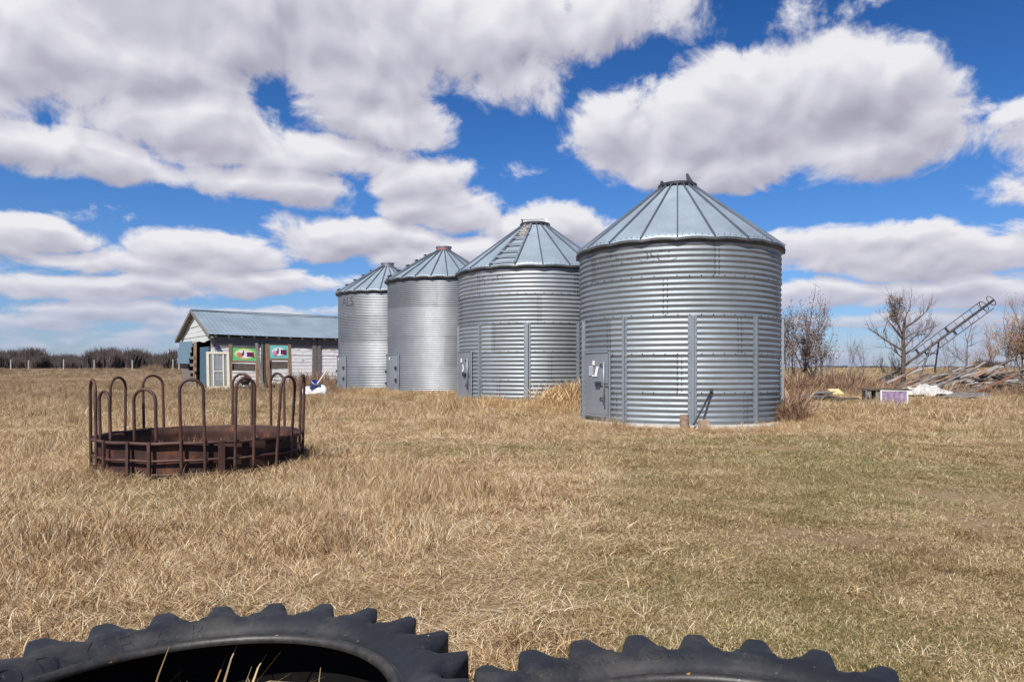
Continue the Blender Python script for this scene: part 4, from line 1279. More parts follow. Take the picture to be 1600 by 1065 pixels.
def tree(name, px, d, base_py, stems, prm, bark, leaf, label, cat, seed, twigmat='twig', group=None, nleaf=0, lsize=0.05, lsel=None, lspread=0.05, zoff=-0.05):
    rng = random.Random(seed)
    b = ground_pt(px, d)
    root = empty(name, b, 0, label, cat, group)
    out, tw = [], []
    for (dx, dy, dr, L, r, dep) in stems:
        grow(rng, (dx, dy, zoff), dr, L, r, dep, out, tw, prm)
    s = MB()
    for pts, rad in out:
        s.tube(pts, rad, 7, 0, False)
    s.build('trunk', bark, root, True)
    s = MB()
    for pts, rad in tw:
        s.tube(pts[::2] + ([pts[-1]] if len(pts) % 2 == 0 else []), rad[::2] + ([rad[-1]] if len(pts) % 2 == 0 else []), 3, 0, False)
    cr = s.build('crown', M[twigmat], root)
    if nleaf:
        ends = [p for pts, rad in tw for p in pts[2:] if (lsel is None or lsel(p))]
        if ends:
            s = MB(); leafquads(rng, s, ends, nleaf, lsize, lspread); s.build('dead_leaves', leaf, cr)
    return root


# clump behind the front bin
tree('leafy_tree', 1262, 34.0, 0, [(-0.5, 0.2, (-0.10, 0, 1), 1.7, 0.055, 4), (-0.1, 0, (0.05, 0, 1), 1.75, 0.075, 4), (0.30, 0.1, (0.12, 0.05, 1), 1.55, 0.06, 4), (0.1, 0.5, (-0.04, 0.1, 1), 1.8, 0.05, 4), (-0.85, 0.3, (-0.12, 0, 1), 1.45, 0.05, 4), (0.62, 0.2, (0.34, 0, 1), 1.15, 0.045, 3)],
     dict(up=0.32, wob=0.13, kids=(3, 4), spread=(0.3, 0.8), len=(0.5, 0.7), q0=0.2), M['bark'], M['deadleaf'], 'many stemmed bare tree with scattered brown dead leaves just right of the nearest bin', 'tree', 21, 'twig', None, 4600, 0.048, lambda p: p.z > 1.2, 0.07)
tree('bare_shrub', 1335, 36.0, 0, [(0.35, 0, (0.08, 0, 1), 1.1, 0.03, 3), (-0.4, 0.2, (-0.05, 0, 1), 1.3, 0.022, 3), (0.0, 0.4, (0.0, 0, 1), 1.2, 0.02, 3), (-0.9, 0.5, (-0.02, 0, 1), 1.6, 0.02, 2), (-1.2, 0.3, (0.02, 0, 1), 1.5, 0.018, 2)],
     dict(up=0.4, wob=0.12, kids=(2, 4), spread=(0.3, 0.8), len=(0.45, 0.65), q0=0.25), M['palebark'], M['deadleaf'], 'thin pale sapling clump standing between the leafy tree and the gnarled tree', 'shrub', 33, 'twig', None, 260, 0.03, lambda p: p.z > 0.8, 0.04)
# gnarled tree in front of the auger: limbs traced by hand then grown on
rng = random.Random(77)
gb_ = ground_pt(1412, 36.0); sc_px = 36.0 / F
gt = empty('gnarled_tree', gb_, 0, 'gnarled dark trunked tree with one leafy clump high on its left before the auger', 'tree')
def GP(px, py, dy=0.0):
    return Vector(((px - 1412) * sc_px, dy, HC + (HOR - py) * sc_px - gb_.z))
limbs = [([(1412, 612), (1411, 580), (1412, 550), (1411, 527), (1413, 510), (1414, 495)], 0.15, 0.075, 0),
         ([(1411, 530), (1402, 522), (1392, 511), (1381, 502), (1372, 520)], 0.06, 0.02, -0.5), ([(1412, 548), (1400, 540), (1388, 531), (1378, 522), (1366, 512)], 0.065, 0.02, 0.5),
         ([(1411, 527), (1407, 512), (1402, 502), (1405, 490), (1409, 480)], 0.055, 0.025, 0.2), ([(1413, 512), (1424, 505), (1434, 497), (1443, 487), (1451, 474)], 0.06, 0.015, -0.3),
         ([(1412, 545), (1422, 535), (1432, 527), (1443, 522), (1460, 521)], 0.055, 0.018, 0.6), ([(1412, 555), (1424, 545), (1436, 532), (1444, 520), (1449, 508)], 0.05, 0.015, -0.7),
         ([(1413, 530), (1423, 523), (1438, 519), (1452, 514), (1471, 508)], 0.04, 0.012, 0.3), ([(1411, 560), (1402, 553), (1392, 545), (1380, 542)], 0.04, 0.012, -0.2),
         ([(1409, 480), (1404, 472), (1398, 468)], 0.03, 0.012, 0.2), ([(1414, 497), (1420, 486), (1424, 476)], 0.035, 0.012, 0.1), ([(1411, 570), (1420, 566), (1434, 567)], 0.025, 0.01, 0.1)]
s = MB(); tw = []; out = []
for pts, r0, r1_, dep in limbs:
    n = len(pts); P_ = [GP(a, c, dep * i / max(1, n - 1)) for i, (a, c) in enumerate(pts)]
    s.tube(P_, [0.82 * (r0 + (r1_ - r0) * i / (n - 1)) for i in range(n)], 8, 0, True)
    for i in range(1, n):
        for k in range(4 if r0 < 0.1 else 1):
            base = P_[i - 1].lerp(P_[i], rng.random()); dv = (P_[i] - P_[i - 1]).normalized()
            nd = (dv + Vector((rng.uniform(-1, 1), rng.uniform(-1, 1), rng.uniform(-0.3, 1.0))) * 0.9).normalized()
            grow(rng, base, nd, rng.uniform(0.25, 0.6), 0.014, 2, out, tw, dict(up=0.2, wob=0.2, kids=(1, 3), spread=(0.4, 1.0), len=(0.45, 0.7)))
for pts, rad in out:
    s.tube(pts, rad, 5, 0, False)
s.build('trunk', M['darkbark'], gt, True)
s = MB()
for pts, rad in tw:
    s.tube(pts, rad, 3, 0, False)
cr = s.build('crown', M['twig'], gt)
cen = GP(1397, 484, 0.2)
ends = [p for pts, rad in tw for p in pts if (p - cen).length < 0.75]
for k in range(90):
    v = Vector((rng.gauss(0, 0.36), rng.gauss(0, 0.28), rng.gauss(0, 0.27))); ends.append(cen + v)
s = MB(); leafquads(rng, s, ends, 900, 0.052, 0.07); s.build('dead_leaves', M['deadleaf'], cr)
s = MB()
for k in range(70):
    p1 = rng.choice(ends); s.tube([cen + Vector((0.1, 0, -0.35)), (cen + p1) / 2 + Vector((rng.uniform(-.1, .1), 0, 0.02)), p1], [0.010, 0.007, 0.003], 3, 0, False)
s.build('twig_tangle', M['twig'], cr)
# grey bush behind the gnarled tree's foot
tree('grey_bush', 1391, 37.5, 0, [(-0.2, 0, (-0.2, 0, 1), 0.85, 0.03, 3), (0.1, 0.1, (0.05, 0, 1), 0.95, 0.03, 3), (0.3, 0, (0.25, 0, 1), 0.8, 0.025, 3), (0, -0.2, (-0.05, 0, 1), 0.9, 0.025, 3)],
     dict(up=0.35, wob=0.15, kids=(3, 4), spread=(0.3, 0.8), len=(0.5, 0.7), q0=0.2), M['palebark'], M['deadleaf'], 'small greyish bush with pale stems behind the foot of the gnarled tree', 'bush', 45, 'twig', None, 650, 0.03, lambda p: p.z > 0.7, 0.05)
tree('bare_tree', 1510, 41.0, 0, [(0, 0, (0.01, 0, 1), 1.65, 0.075, 4)], dict(up=0.20, wob=0.10, kids=(3, 4), spread=(0.6, 1.05), len=(0.5, 0.68), q0=0.25), M['bark'], M['deadleaf'],
     'slender leafless tree under the raised end of the auger', 'tree', 8, 'twig')
tree('bare_shrub', 1480, 43.0, 0, [(0, 0, (0, 0, 1), 1.3, 0.03, 3), (0.3, 0, (0.1, 0, 1), 1.1, 0.02, 3), (-0.3, 0.2, (-0.1, 0, 1), 1.0, 0.02, 3)], dict(up=0.3, wob=0.12, kids=(2, 4), spread=(0.4, 0.9), len=(0.45, 0.65), q0=0.25), M['palebark'], M['deadleaf'],
     'faint thin shrub behind the legs of the auger', 'shrub', 19, 'twig')
# willow thicket at the right edge
tree('willow_bush', 1583, 34.0, 0, [(-0.65, 0, (-0.16, 0, 1), 1.15, 0.035, 4), (-0.2, 0.2, (-0.05, 0, 1), 1.6, 0.05, 4), (0.2, 0, (0.1, 0, 1), 1.75, 0.05, 4), (0.6, 0.3, (0.08, 0, 1), 1.8, 0.05, 4), (1.0, 0, (0.2, 0, 1), 1.6, 0.04, 4), (0.4, -0.3, (-0.05, 0, 1), 1.3, 0.04, 4)],
     dict(up=0.35, wob=0.14, kids=(3, 4), spread=(0.3, 0.85), len=(0.5, 0.72), q0=0.2), M['bark'], simple('rusty_leaves', (0.15, 0.075, 0.035), (0.38, 0.21, 0.10), 1.5, 0.85, 0, 0),
     'tall reddish brown bush at the right edge behind the board heap', 'bush', 91, 'redtwig', None, 6000, 0.036, lambda p: p.z > 0.25, 0.09)
tree('willow_bush', 1640, 33.0, 0, [(-0.3, 0, (-0.1, 0, 1), 1.7, 0.05, 4), (0.3, 0, (0.1, 0, 1), 1.8, 0.05, 4)], dict(up=0.35, wob=0.14, kids=(2, 4), spread=(0.3, 0.8), len=(0.5, 0.7), q0=0.2), M['bark'], M['deadleaf'],
     'bush cut off by the right photo edge', 'bush', 92, 'redtwig', None, 1200, 0.034, lambda p: p.z > 0.25, 0.08)

# ------------------------------------------------------------------ grain auger
ad = 43.0
au = empty('grain_auger', ground_pt(1440, ad), 0, 'rusty grain auger tube raised at a slant behind the gnarled tree on an A frame', 'auger')
A0 = au.location.copy()
def AP(px, py, dd=0.0):
    return at(px, py, ad + dd) - A0
mr = simple('faded_auger_steel', (0.04, 0.032, 0.033), (0.10, 0.075, 0.073), 6, 0.6, 0.3, 0.2)
s = MB(); s.tube([AP(1378, 597), AP(1552, 469)], 0.075, 12); s.build('auger_tube', mr, au, True)
axd = (AP(1552, 469) - AP(1378, 597)).normalized(); nup = Vector((-axd.z, 0, axd.x))
if nup.z < 0:
    nup = -nup
def AX(q, n, y=0.0):
    return AP(1378, 597).lerp(AP(1552, 469), q) + nup * n + Vector((0, y, 0))
for nm, n, a_, b_ in (('upper_truss_rod', 0.40, 0.30, 0.92), ('lower_truss_rod', -0.40, 0.28, 0.97)):
    s = MB(); s.tube([AX(a_, n), AX(b_, n)], 0.026, 6); s.build(nm, mr, au)
for k in range(9):
    q = 0.33 + k * 0.07
    s = MB(); s.tube([AX(q, 0.0), AX(q, 0.40)], 0.016, 5); s.tube([AX(q + 0.02, 0.0), AX(q + 0.02, -0.40)], 0.016, 5); s.build('truss_strut', mr, au)
for q in (0.34, 0.60):
    s = MB(); s.bar(AX(q, 0.0), AX(q, 0.38), 0.10, 0.07); s.bar(AX(q + 0.04, 0.0), AX(q + 0.04, -0.34), 0.10, 0.07); s.build('mount_bracket', M['darksteel'], au)
for q in (0.92, 0.985):
    s = MB(); c0 = AX(q, 0.05)
    s.tube([c0 + nup * 0.33 * math.cos(a) + Vector((0, 0.30 * math.sin(a), 0)) for a in [2 * PI * k / 20 for k in range(20)]], 0.022, 6, 0, False, True); s.build('end_hoop', mr, au, True)
for (x0, x1, dd) in ((1457, 1436, -0.7), (1467, 1459, 0.7)):
    s = MB(); s.tube([AP(x0, 533, 0), AP(x1, 592, dd)], 0.055, 6); s.build('leg', mr, au)
for (xa, xb, y_) in ((1450, 1463, 552), (1441, 1461, 571)):
    s = MB(); s.tube([AP(xa, y_, -0.35), AP(xb, y_, 0.35)], 0.03, 6); s.build('leg_brace', mr, au)
s = MB(); s.lathe([(0.03, -0.05), (0.34, -0.05), (0.36, 0.03), (0.34, 0.10), (0.03, 0.10)], 18); 
Q = Matrix.Rotation(PI / 2, 4, 'X'); off = AP(1444, 583, 0.6)
s.v = [tuple(Q @ Vector(v) + Vector((AP(1440, 590).x, -0.5, 0.3))) for v in s.v]; s.build('wheel', M['blackpaint'], au, True)
s = MB(); s.bar(AP(1360, 606), AP(1392, 588), 0.45, 0.30); s.build('intake_hopper', mr, au)

# ------------------------------------------------------------------ scrap heap on the right
tones = [M['greywood'], M['darkwood'], M['brownwood'], simple('silver_boards', (0.16, 0.145, 0.135), (0.32, 0.295, 0.27), 4, 0.9, 0, 0.5, (1, 1, 9)),
         simple('tan_boards', (0.18, 0.12, 0.075), (0.34, 0.24, 0.16), 4, 0.9, 0, 0.5, (1, 1, 9)), simple('rust_boards', (0.14, 0.06, 0.035), (0.27, 0.13, 0.07), 4, 0.85, 0, 0.4)]
rng = random.Random(1234)
for k in range(185):
    px = rng.uniform(1390, 1650); d = rng.uniform(25.5, 31.5)
    hump = math.exp(-((px - 1530) / 95) ** 2) * math.exp(-((d - 29.0) / 2.2) ** 2)
    b_ = ground_pt(px, d); zc_ = rng.uniform(0.02, 0.10) + hump * 1.02 * rng.uniform(0.25, 1.0)
    L = rng.uniform(1.2, 3.4); ang = R(rng.gauss(18, 12)); slope_ = R(rng.uniform(5, 20)) if px < 1560 else R(rng.uniform(-14, 12))
    dv = Vector((math.cos(ang) * math.cos(slope_), math.sin(ang) * math.cos(slope_), math.sin(slope_)))
    c0 = Vector((b_.x, b_.y, b_.z + zc_))
    if c0.z - abs(dv.z) * L / 2 < b_.z - 0.03:
        c0.z = b_.z - 0.03 + abs(dv.z) * L / 2
    s = MB(); nseg = 4; wd = rng.choice((0.07, 0.10, 0.14, 0.05)); th = rng.choice((0.03, 0.04, 0.07)); bend = rng.uniform(-0.06, 0.04)
    up_ = Vector((rng.uniform(-0.6, 0.6), rng.uniform(-0.8, 0.3), 1)).normalized()
    pts = [dv * L * (q / nseg - 0.5) + Vector((0, 0, bend * 4 * (q / nseg) * (1 - q / nseg))) for q in range(nseg + 1)]
    ayv = up_.cross(dv).normalized(); azv = dv.cross(ayv); vs = []
    for p in pts:
        vs += [p + ayv * wd / 2 + azv * th / 2, p - ayv * wd / 2 + azv * th / 2, p - ayv * wd / 2 - azv * th / 2, p + ayv * wd / 2 - azv * th / 2]
    fs = [(4 * i + j, 4 * i + (j + 1) % 4, 4 * i + 4 + (j + 1) % 4, 4 * i + 4 + j) for i in range(nseg) for j in range(4)] + [(3, 2, 1, 0), (4 * nseg, 4 * nseg + 1, 4 * nseg + 2, 4 * nseg + 3)]
    s.add(vs, fs)
    wts = (4, 3.5, 1.6, 2.5, 1.6, 1.8) if px < 1560 else (2.5, 6, 0.4, 1.5, 0.5, 0.5)
    o = s.build('scrap_board', rng.choices(tones, wts)[0], None); o.location = c0
    tag(o, 'weathered board lying jumbled in the heap behind the mauve box', 'board', 'weathered boards in the scrap heap')
# crumpled white sheeting in front of the heap
def sheeting(name, px0, px1, d0, d1, hmax, mt, label, cat, seed, nx_=46, ny_=16):
    vs = []
    for j in range(ny_ + 1):
        for i in range(nx_ + 1):
            px = px0 + (px1 - px0) * i / nx_; d = d0 + (d1 - d0) * j / ny_ + 0.35 * (float(vnoise(i * 0.22, seed, 2)) - 0.5)
            g = ground_pt(px, d); e = math.sin(PI * i / nx_) ** 0.4 * math.sin(PI * (0.15 + 0.7 * j / ny_))
            z = hmax * e * (0.15 + 0.95 * float(vnoise(i * 0.16 + seed, j * 0.35, 3)) ** 1.3 + 0.32 * float(vnoise(i * 0.6, j * 0.9, seed)) )
            edge = 0.03 if i in (0, nx_) or j in (0, ny_) else 0
            vs.append((g.x, g.y, g.z + z - edge))
    n1 = nx_ + 1
    fs = [(j * n1 + i, j * n1 + i + 1, (j + 1) * n1 + i + 1, (j + 1) * n1 + i) for j in range(ny_) for i in range(nx_)]
    c0 = Vector(vs[len(vs) // 2]); vs = [Vector(v) - c0 for v in vs]
    o = mk(name, vs, fs, mt, None, False); o.location = c0
    md = o.modifiers.new('thick', 'SOLIDIFY'); md.thickness = 0.012
    tag(o, label, cat)
    return o
sheeting('plastic_sheet', 1402, 1497, 22.6, 24.6, 0.40, M['oldtarp'], 'crumpled off white sheeting lying behind and right of the mauve box', 'sheeting', 4)
sheeting('roof_sheet', 1462, 1552, 22.2, 24.2, 0.20, M['greywood'], 'flattened grey sheet lying on the grass in front of the board heap', 'sheet', 9, 30, 10)
# mauve box like a small dog house lid
p = ground_pt(1387, 20.6); bx_ = empty('mauve_box', (p.x, p.y, p.z - 0.02), R(-14), 'faded mauve wooden box with white corners and a dark warped lid', 'box')
bx_.scale = (0.78, 0.78, 0.88)
s = MB(); s.box((0.14, 0, 0.24), (0.86, 0.62, 0.48)); body = s.build('front_panel', M['purple'], bx_)
for x in (-0.30, 0.58):
    s = MB(); s.box((x, -0.315, 0.24), (0.045, 0.03, 0.50)); s.build('corner_trim', M['white'], bx_)
s = MB(); s.box((0.14, -0.318, 0.475), (0.84, 0.02, 0.035)); s.build('top_trim', M['white'], bx_)
s = MB(); s.box((-0.58, -0.05, 0.03), (0.5, 0.5, 0.06)); s.box((-0.80, -0.05, 0.24), (0.06, 0.55, 0.46)); s.box((-0.56, 0.22, 0.24), (0.46, 0.05, 0.46)); s.box((-0.40, -0.25, 0.24), (0.14, 0.05, 0.44)); s.box((-0.72, -0.25, 0.36), (0.2, 0.05, 0.2)); s.build('side_hutch', M['greywood'], bx_)
s = MB()
for i in range(5):
    s.frame_box((-0.08, -0.28 + 0.14 * i, 0.515 + 0.012 * (i % 2)), (1, 0, 0.01 * (i - 2)), (0, 1, 0), (0, 0, 1), 1.6 - 0.1 * (i % 3), 0.13, 0.03)
s.build('lid', M['darkwood'], bx_)

# grey boards and yellow slab on the grass right of the front bin
for k, (xa, ya, da, xb, yb, db, w_, h_, mt) in enumerate([(1232, 621, 21.5, 1300, 617, 22.0, 0.16, 0.06, 'silver_boards'), (1288, 617, 22.2, 1316, 628, 20.6, 0.15, 0.07, 'dark'), (1300, 629, 20.4, 1340, 627, 20.6, 0.12, 0.06, 'dark'),
                                                          (1258, 614, 22.6, 1290, 606, 23.6, 0.18, 0.06, 'grey'), (1262, 624, 21.0, 1296, 618, 21.8, 0.14, 0.05, 'grey'), (1270, 610, 23.0, 1310, 607, 23.8, 0.22, 0.05, 'silver_boards'), (1246, 618, 21.9, 1282, 621, 21.2, 0.10, 0.05, 'dark')]):
    a = ground_pt(xa, da); c = ground_pt(xb, db); lift = Vector((0, 0, 0.09 + 0.035 * (k % 3)))
    s = MB(); m_ = (a + c) / 2; s.bar(a - m_, c - m_, w_, h_)
    o = s.build('fallen_board', {'silver_boards': tones[3], 'dark': tones[1], 'grey': tones[0]}[mt], None); o.location = m_ + lift
    tag(o, 'grey board lying flat on the grass between the nearest bin and the mauve box', 'board', 'fallen boards right of the nearest bin')
p = ground_pt(1306, 23.6); s = MB(); s.frame_box((0, 0, 0.14), (1, 0, 0.0), (0, 0.9, 0.34), (0, -0.34, 0.9), 0.36, 0.42, 0.10); o = s.build('foam_slab', M['yellow'], None, False, 0.015); o.location = p
tag(o, 'pale yellow slab lying on the boards right of the nearest bin', 'slab')

# ------------------------------------------------------------------ far fence on the left
fz = 86.0
fb0 = at(19, 578, fz); fc = empty('wire_fence', (fb0.x, fb0.y, g1(fb0.x, fb0.y)), 0, 'far wire fence with bleached wooden posts before the dark bush line', 'fence')
tops = []
rng = random.Random(6)
for px in (-60, 19, 45, 98, 146, 206, 269, 279, 330):
    x = (px - 800) / F * fz; p = Vector((x, fz + rng.uniform(-0.4, 0.4), 0)); p.z = g1(p.x, p.y)
    s = MB(); lx = rng.uniform(-0.03, 0.05); h = rng.uniform(1.1, 1.35); q = p - fc.location
    s.tube([q + Vector((0, 0, -0.3)), q + Vector((lx * 0.5, 0, h * 0.5)), q + Vector((lx, 0, h))], [0.085, 0.08, 0.075], 7); s.build('post', M['fencepost'], fc, False)
    tops.append(q + Vector((lx * 0.8, 0, h)))
for hh in (0.12, 0.45, 0.8):
    s = MB(); s.tube([t_ - Vector((0, 0, hh)) for t_ in tops], 0.006, 4, 0, False); s.build('wire', M['darksteel'], fc)

# ------------------------------------------------------------------ far bush line and horizon scrub (nobody could count it)
def bushline(name, spots, seed, mt, label, dens=1.0):
    rng = np.random.default_rng(seed); V = []; Fc = []; n0 = 0
    for (x, y, hgt, wid) in spots:
        z0 = g1(x, y); n = int(230 * dens)
        bx0 = x + rng.normal(0, wid * 0.35, n); by0 = y + rng.normal(0, 1.2, n)
        ln = hgt * rng.uniform(0.35, 1.0, n) * (1 - 0.45 * np.minimum(1, np.abs(bx0 - x) / wid))
        z_ = z0 + rng.uniform(0, 0.45, n) * (hgt - ln)
        lx = rng.normal(0, 0.22, n) * ln; ly = rng.normal(0, 0.2, n) * ln
        wd = rng.uniform(0.05, 0.13, n) * (hgt / 4.5)
        a = np.stack([bx0 - wd, by0, z_], 1); b_ = np.stack([bx0 + wd, by0 + 0.05, z_], 1)
        m1 = np.stack([bx0 + lx * 0.4 + wd * 0.8, by0 + ly * 0.4, z_ + ln * 0.55], 1); m0 = np.stack([bx0 + lx * 0.4 - wd * 0.8, by0 + ly * 0.4, z_ + ln * 0.55], 1)
        t_ = np.stack([bx0 + lx, by0 + ly, z_ + ln], 1)
        V.append(np.stack([a, b_, m1, m0, t_], 1).reshape(-1, 3))
        idx = n0 + np.arange(n) * 5
        Fc += [(int(i), int(i + 1), int(i + 2), int(i + 3)) for i in idx] + [(int(i + 3), int(i + 2), int(i + 4)) for i in idx]
        n0 += n * 5
    o = mk(name, np.concatenate(V), Fc, mt, None)
    o['kind'] = 'stuff'; o['label'] = label; o['category'] = 'bushes'
    return o
rng = random.Random(99); spots = []
for k in range(190):
    px = rng.uniform(-260, 345); d = rng.uniform(135, 172)
    prof = 31 + 5 * math.sin(px * 0.045) + 6 * math.exp(-((px - 195) / 22) ** 2) + rng.uniform(-14, 3) + (6 if rng.random() < 0.06 else 0)
    x = (px - 800) / F * d; hgt = max(2.5, prof / F * d)
    spots.append((x, d, hgt, rng.uniform(0.9, 2.6)))
bushline('bush_line', spots, 1, M['farbush'], 'dark leafless bush line along the horizon at the left', 1.3)
spots = []
for k in range(70):
    px = rng.uniform(1230, 1760); d = rng.uniform(170, 260); x = (px - 800) / F * d
    hh = rng.uniform(0.5, 1.3) + (2.0 if 1530 < px < 1560 and rng.random() < 0.8 else 0)
    spots.append((x, d, hh, rng.uniform(1.5, 4)))
bushline('horizon_scrub', spots, 2, M['farbush'], 'low far scrub on the horizon at the right', 0.5)

# ------------------------------------------------------------------ grass
def make_tuft(name, rng, n, spread, h0, h1, lean, curl, wid, mt, lie=0.0, nseg=3, head=0.0):
    V = []; Fc = []; tone = []
    for k in range(n):
        a = rng.uniform(0, 2 * PI); rr = spread * math.sqrt(rng.random()); bx0, by0 = rr * math.cos(a), rr * math.sin(a)
        h = rng.uniform(h0, h1); da = rng.uniform(0, 2 * PI); ln = abs(rng.gauss(0, lean)) + (lie if rng.random() < 0.7 else 0)
        ln = min(ln, 1.45); w_ = wid * rng.uniform(0.6, 1.3); tn = rng.random()
        dirx, diry = math.cos(da), math.sin(da); ca = rng.uniform(0, 2 * PI); px_, py_ = math.cos(ca), math.sin(ca)
        p = Vector((bx0, by0, -0.01)); base = len(V)
        for i in range(nseg + 1):
            q = i / nseg; wq = w_ * (1 - 0.85 * q ** 1.6)
            if head and i >= nseg - 1:
                wq = w_ * (2.2 if i == nseg - 1 else 0.4)
            V.append((p.x - px_ * wq, p.y - py_ * wq, p.z)); V.append((p.x + px_ * wq, p.y + py_ * wq, p.z)); tone += [tn, tn]
            th = ln + curl * q * (0.5 + tn * 0.8)
            p = p + Vector((dirx * math.sin(th), diry * math.sin(th), math.cos(th))) * h / nseg
            if p.z < 0.006:
                p.z = 0.006 + rng.random() * 0.012
        for i in range(nseg):
            b_ = base + 2 * i; Fc.append((b_, b_ + 1, b_ + 3, b_ + 2))
    me = bpy.data.meshes.new(name); me.from_pydata(V, [], Fc); me.materials.append(M[mt])
    at_ = me.attributes.new('tone', 'FLOAT', 'POINT'); at_.data.foreach_set('value', tone); me.update()
    return bpy.data.objects.new(name, me)


def scatter(name, tufts, pts, rots, scl, idx, label):
    cl = bpy.data.collections.new(name + '_tufts')
    tufts = list(tufts)
    for t_ in tufts:
        cl.objects.link(t_)
    order = sorted(range(len(tufts)), key=lambda i: tufts[i].name); remap = {o_: i for i, o_ in enumerate(order)}
    idx = np.array([remap[int(i)] for i in idx], dtype=np.int32)
    me = bpy.data.meshes.new(name); n = len(pts)
    me.vertices.add(n); me.vertices.foreach_set('co', np.asarray(pts, np.float32).ravel())
    for nm, ty, val, key in (('rot', 'FLOAT_VECTOR', rots, 'vector'), ('scl', 'FLOAT_VECTOR', scl, 'vector'), ('pick', 'INT', idx, 'value')):
        a = me.attributes.new(nm, ty, 'POINT'); a.data.foreach_set(key, np.ascontiguousarray(val).ravel())
    o = bpy.data.objects.new(name, me); COL.objects.link(o)
    ng = bpy.data.node_groups.new(name + '_nodes', 'GeometryNodeTree')
    ng.interface.new_socket('Geometry', in_out='INPUT', socket_type='NodeSocketGeometry'); ng.interface.new_socket('Geometry', in_out='OUTPUT', socket_type='NodeSocketGeometry')
    N = ng.nodes; L = ng.links
    i_ = N.new('NodeGroupInput'); o_ = N.new('NodeGroupOutput'); ip = N.new('GeometryNodeInstanceOnPoints'); ci = N.new('GeometryNodeCollectionInfo')
    ci.inputs['Collection'].default_value = cl; ci.inputs['Separate Children'].default_value = True; ci.inputs['Reset Children'].default_value = True
    def na(nm, ty):
        x = N.new('GeometryNodeInputNamedAttribute'); x.data_type = ty; x.inputs['Name'].default_value = nm; return x.outputs['Attribute']
    L.new(i_.outputs[0], ip.inputs['Points']); L.new(ci.outputs[0], ip.inputs['Instance']); ip.inputs['Pick Instance'].default_value = True
    L.new(na('pick', 'INT'), ip.inputs['Instance Index'])
    er = N.new('FunctionNodeEulerToRotation'); L.new(na('rot', 'FLOAT_VECTOR'), er.inputs[0]); L.new(er.outputs[0], ip.inputs['Rotation'])
    L.new(na('scl', 'FLOAT_VECTOR'), ip.inputs['Scale']); L.new(ip.outputs[0], o_.inputs[0])
    md = o.modifiers.new('scatter', 'NODES'); md.node_group = ng
    o['kind'] = 'stuff'; o['label'] = label; o['category'] = 'grass'
    return o


trng = random.Random(2024)
dryT = [make_tuft('tuft_dry_%02d' % i, trng, 36, 0.12, 0.09, 0.22, 0.55, 0.75, 0.0028, 'g_dry', 0.25, 4) for i in range(5)]
matT = [make_tuft('tuft_mat_%02d' % i, trng, 46, 0.16, 0.07, 0.18, 0.5, 0.65, 0.0028, 'g_dry', 0.95, 4) for i in range(4)]
bladeT = [make_tuft('tuft_tall_%02d' % i, trng, 12, 0.10, 0.14, 0.30, 0.38, 1.6, 0.0042, 'g_dry', 0.1, 5) for i in range(4)]
shortT = [make_tuft('tuft_short_%02d' % i, trng, 56, 0.13, 0.03, 0.08, 0.7, 0.9, 0.0024, 'g_short', 0.4, 3) for i in range(5)]
goldT = [make_tuft('tuft_gold_%02d' % i, trng, 60, 0.17, 0.14, 0.42, 0.35, 0.6, 0.0026, 'g_gold', 0.0, 4, 1.0) for i in range(4)]
weedT = [make_tuft('tuft_weed_%02d' % i, trng, 60, 0.26, 0.14, 0.55, 0.55, 0.6, 0.0026, 'g_weed', 0.0, 4, 1.0) for i in range(4)]

BINS = [(4.06, 17.46, 2.45), (0.72, 22.29, 2.45), (-2.6, 27.1, 2.2), (-5.55, 31.7, 2.2)]
nrng = np.random.default_rng(7)


def dryness(x, y):
    """1 where the long dry grass stands, 0 on the short mown side"""
    edge = 0.25 + 0.10 * y + 0.9 * (vnoise(x * 0.5, y * 0.5, 12) - 0.5)
    w_ = 1 - sstep(x - edge, -0.35, 0.45)
    strip = sstep(y, 11.2, 12.6)                     # dry strip in front of the bins
    path = np.exp(-(((y - 10.2 - 0.35 * (x + 1)) / 0.9) ** 2)) * sstep(x, -1.9, -0.6)
    w_ = np.maximum(w_, strip * (0.75 + 0.5 * (vnoise(x * 0.7, y * 0.7, 15) - 0.5)))
    w_ = w_ * (1 - 0.85 * path)
    # thin patches
    thin = sstep(vnoise(x * 0.8 + 9, y * 0.8, 21), 0.62, 0.85)
    return np.clip(w_ - 0.55 * thin, 0, 1)


def sample(n, y0, y1, margin=1.12):
    """points spread evenly over the strip of ground the photo sees between two depths, plus a margin"""
    y = np.sqrt(nrng.uniform(y0 ** 2, y1 ** 2, n)); x = nrng.uniform(-1, 1, n) * (0.72 * y * margin + 0.5)
    keep = np.ones(n, bool)
    for (cx, cy, r) in BINS:
        keep &= ((x - cx) ** 2 + (y - cy) ** 2) > (r + (0.55 if cx > 3 else 0.2)) ** 2
    for (cx, cy, ri, ro) in ((-0.79, 1.69, 0.42, 0.74), (0.42, 1.415, 0.40, 0.73)):
        q = np.sqrt((x - cx) ** 2 + (y - cy) ** 2); keep &= (q < ri) | (q > ro)
    qf = np.sqrt((x + 3.94) ** 2 + (y - 9.05) ** 2); keep &= ~((qf > 1.08) & (qf < np.where(y < 9.05 - 0.2, 1.60, 1.26)))
    # inside of the shed
    u = 0.8 * (x + 14.74) + 0.6 * (y - 35); v = -0.6 * (x + 14.74) + 0.8 * (y - 35)
    keep &= ~((u > -0.05) & (u < 11) & (v > -0.02) & (v < 6.5))
    return x[keep], y[keep]


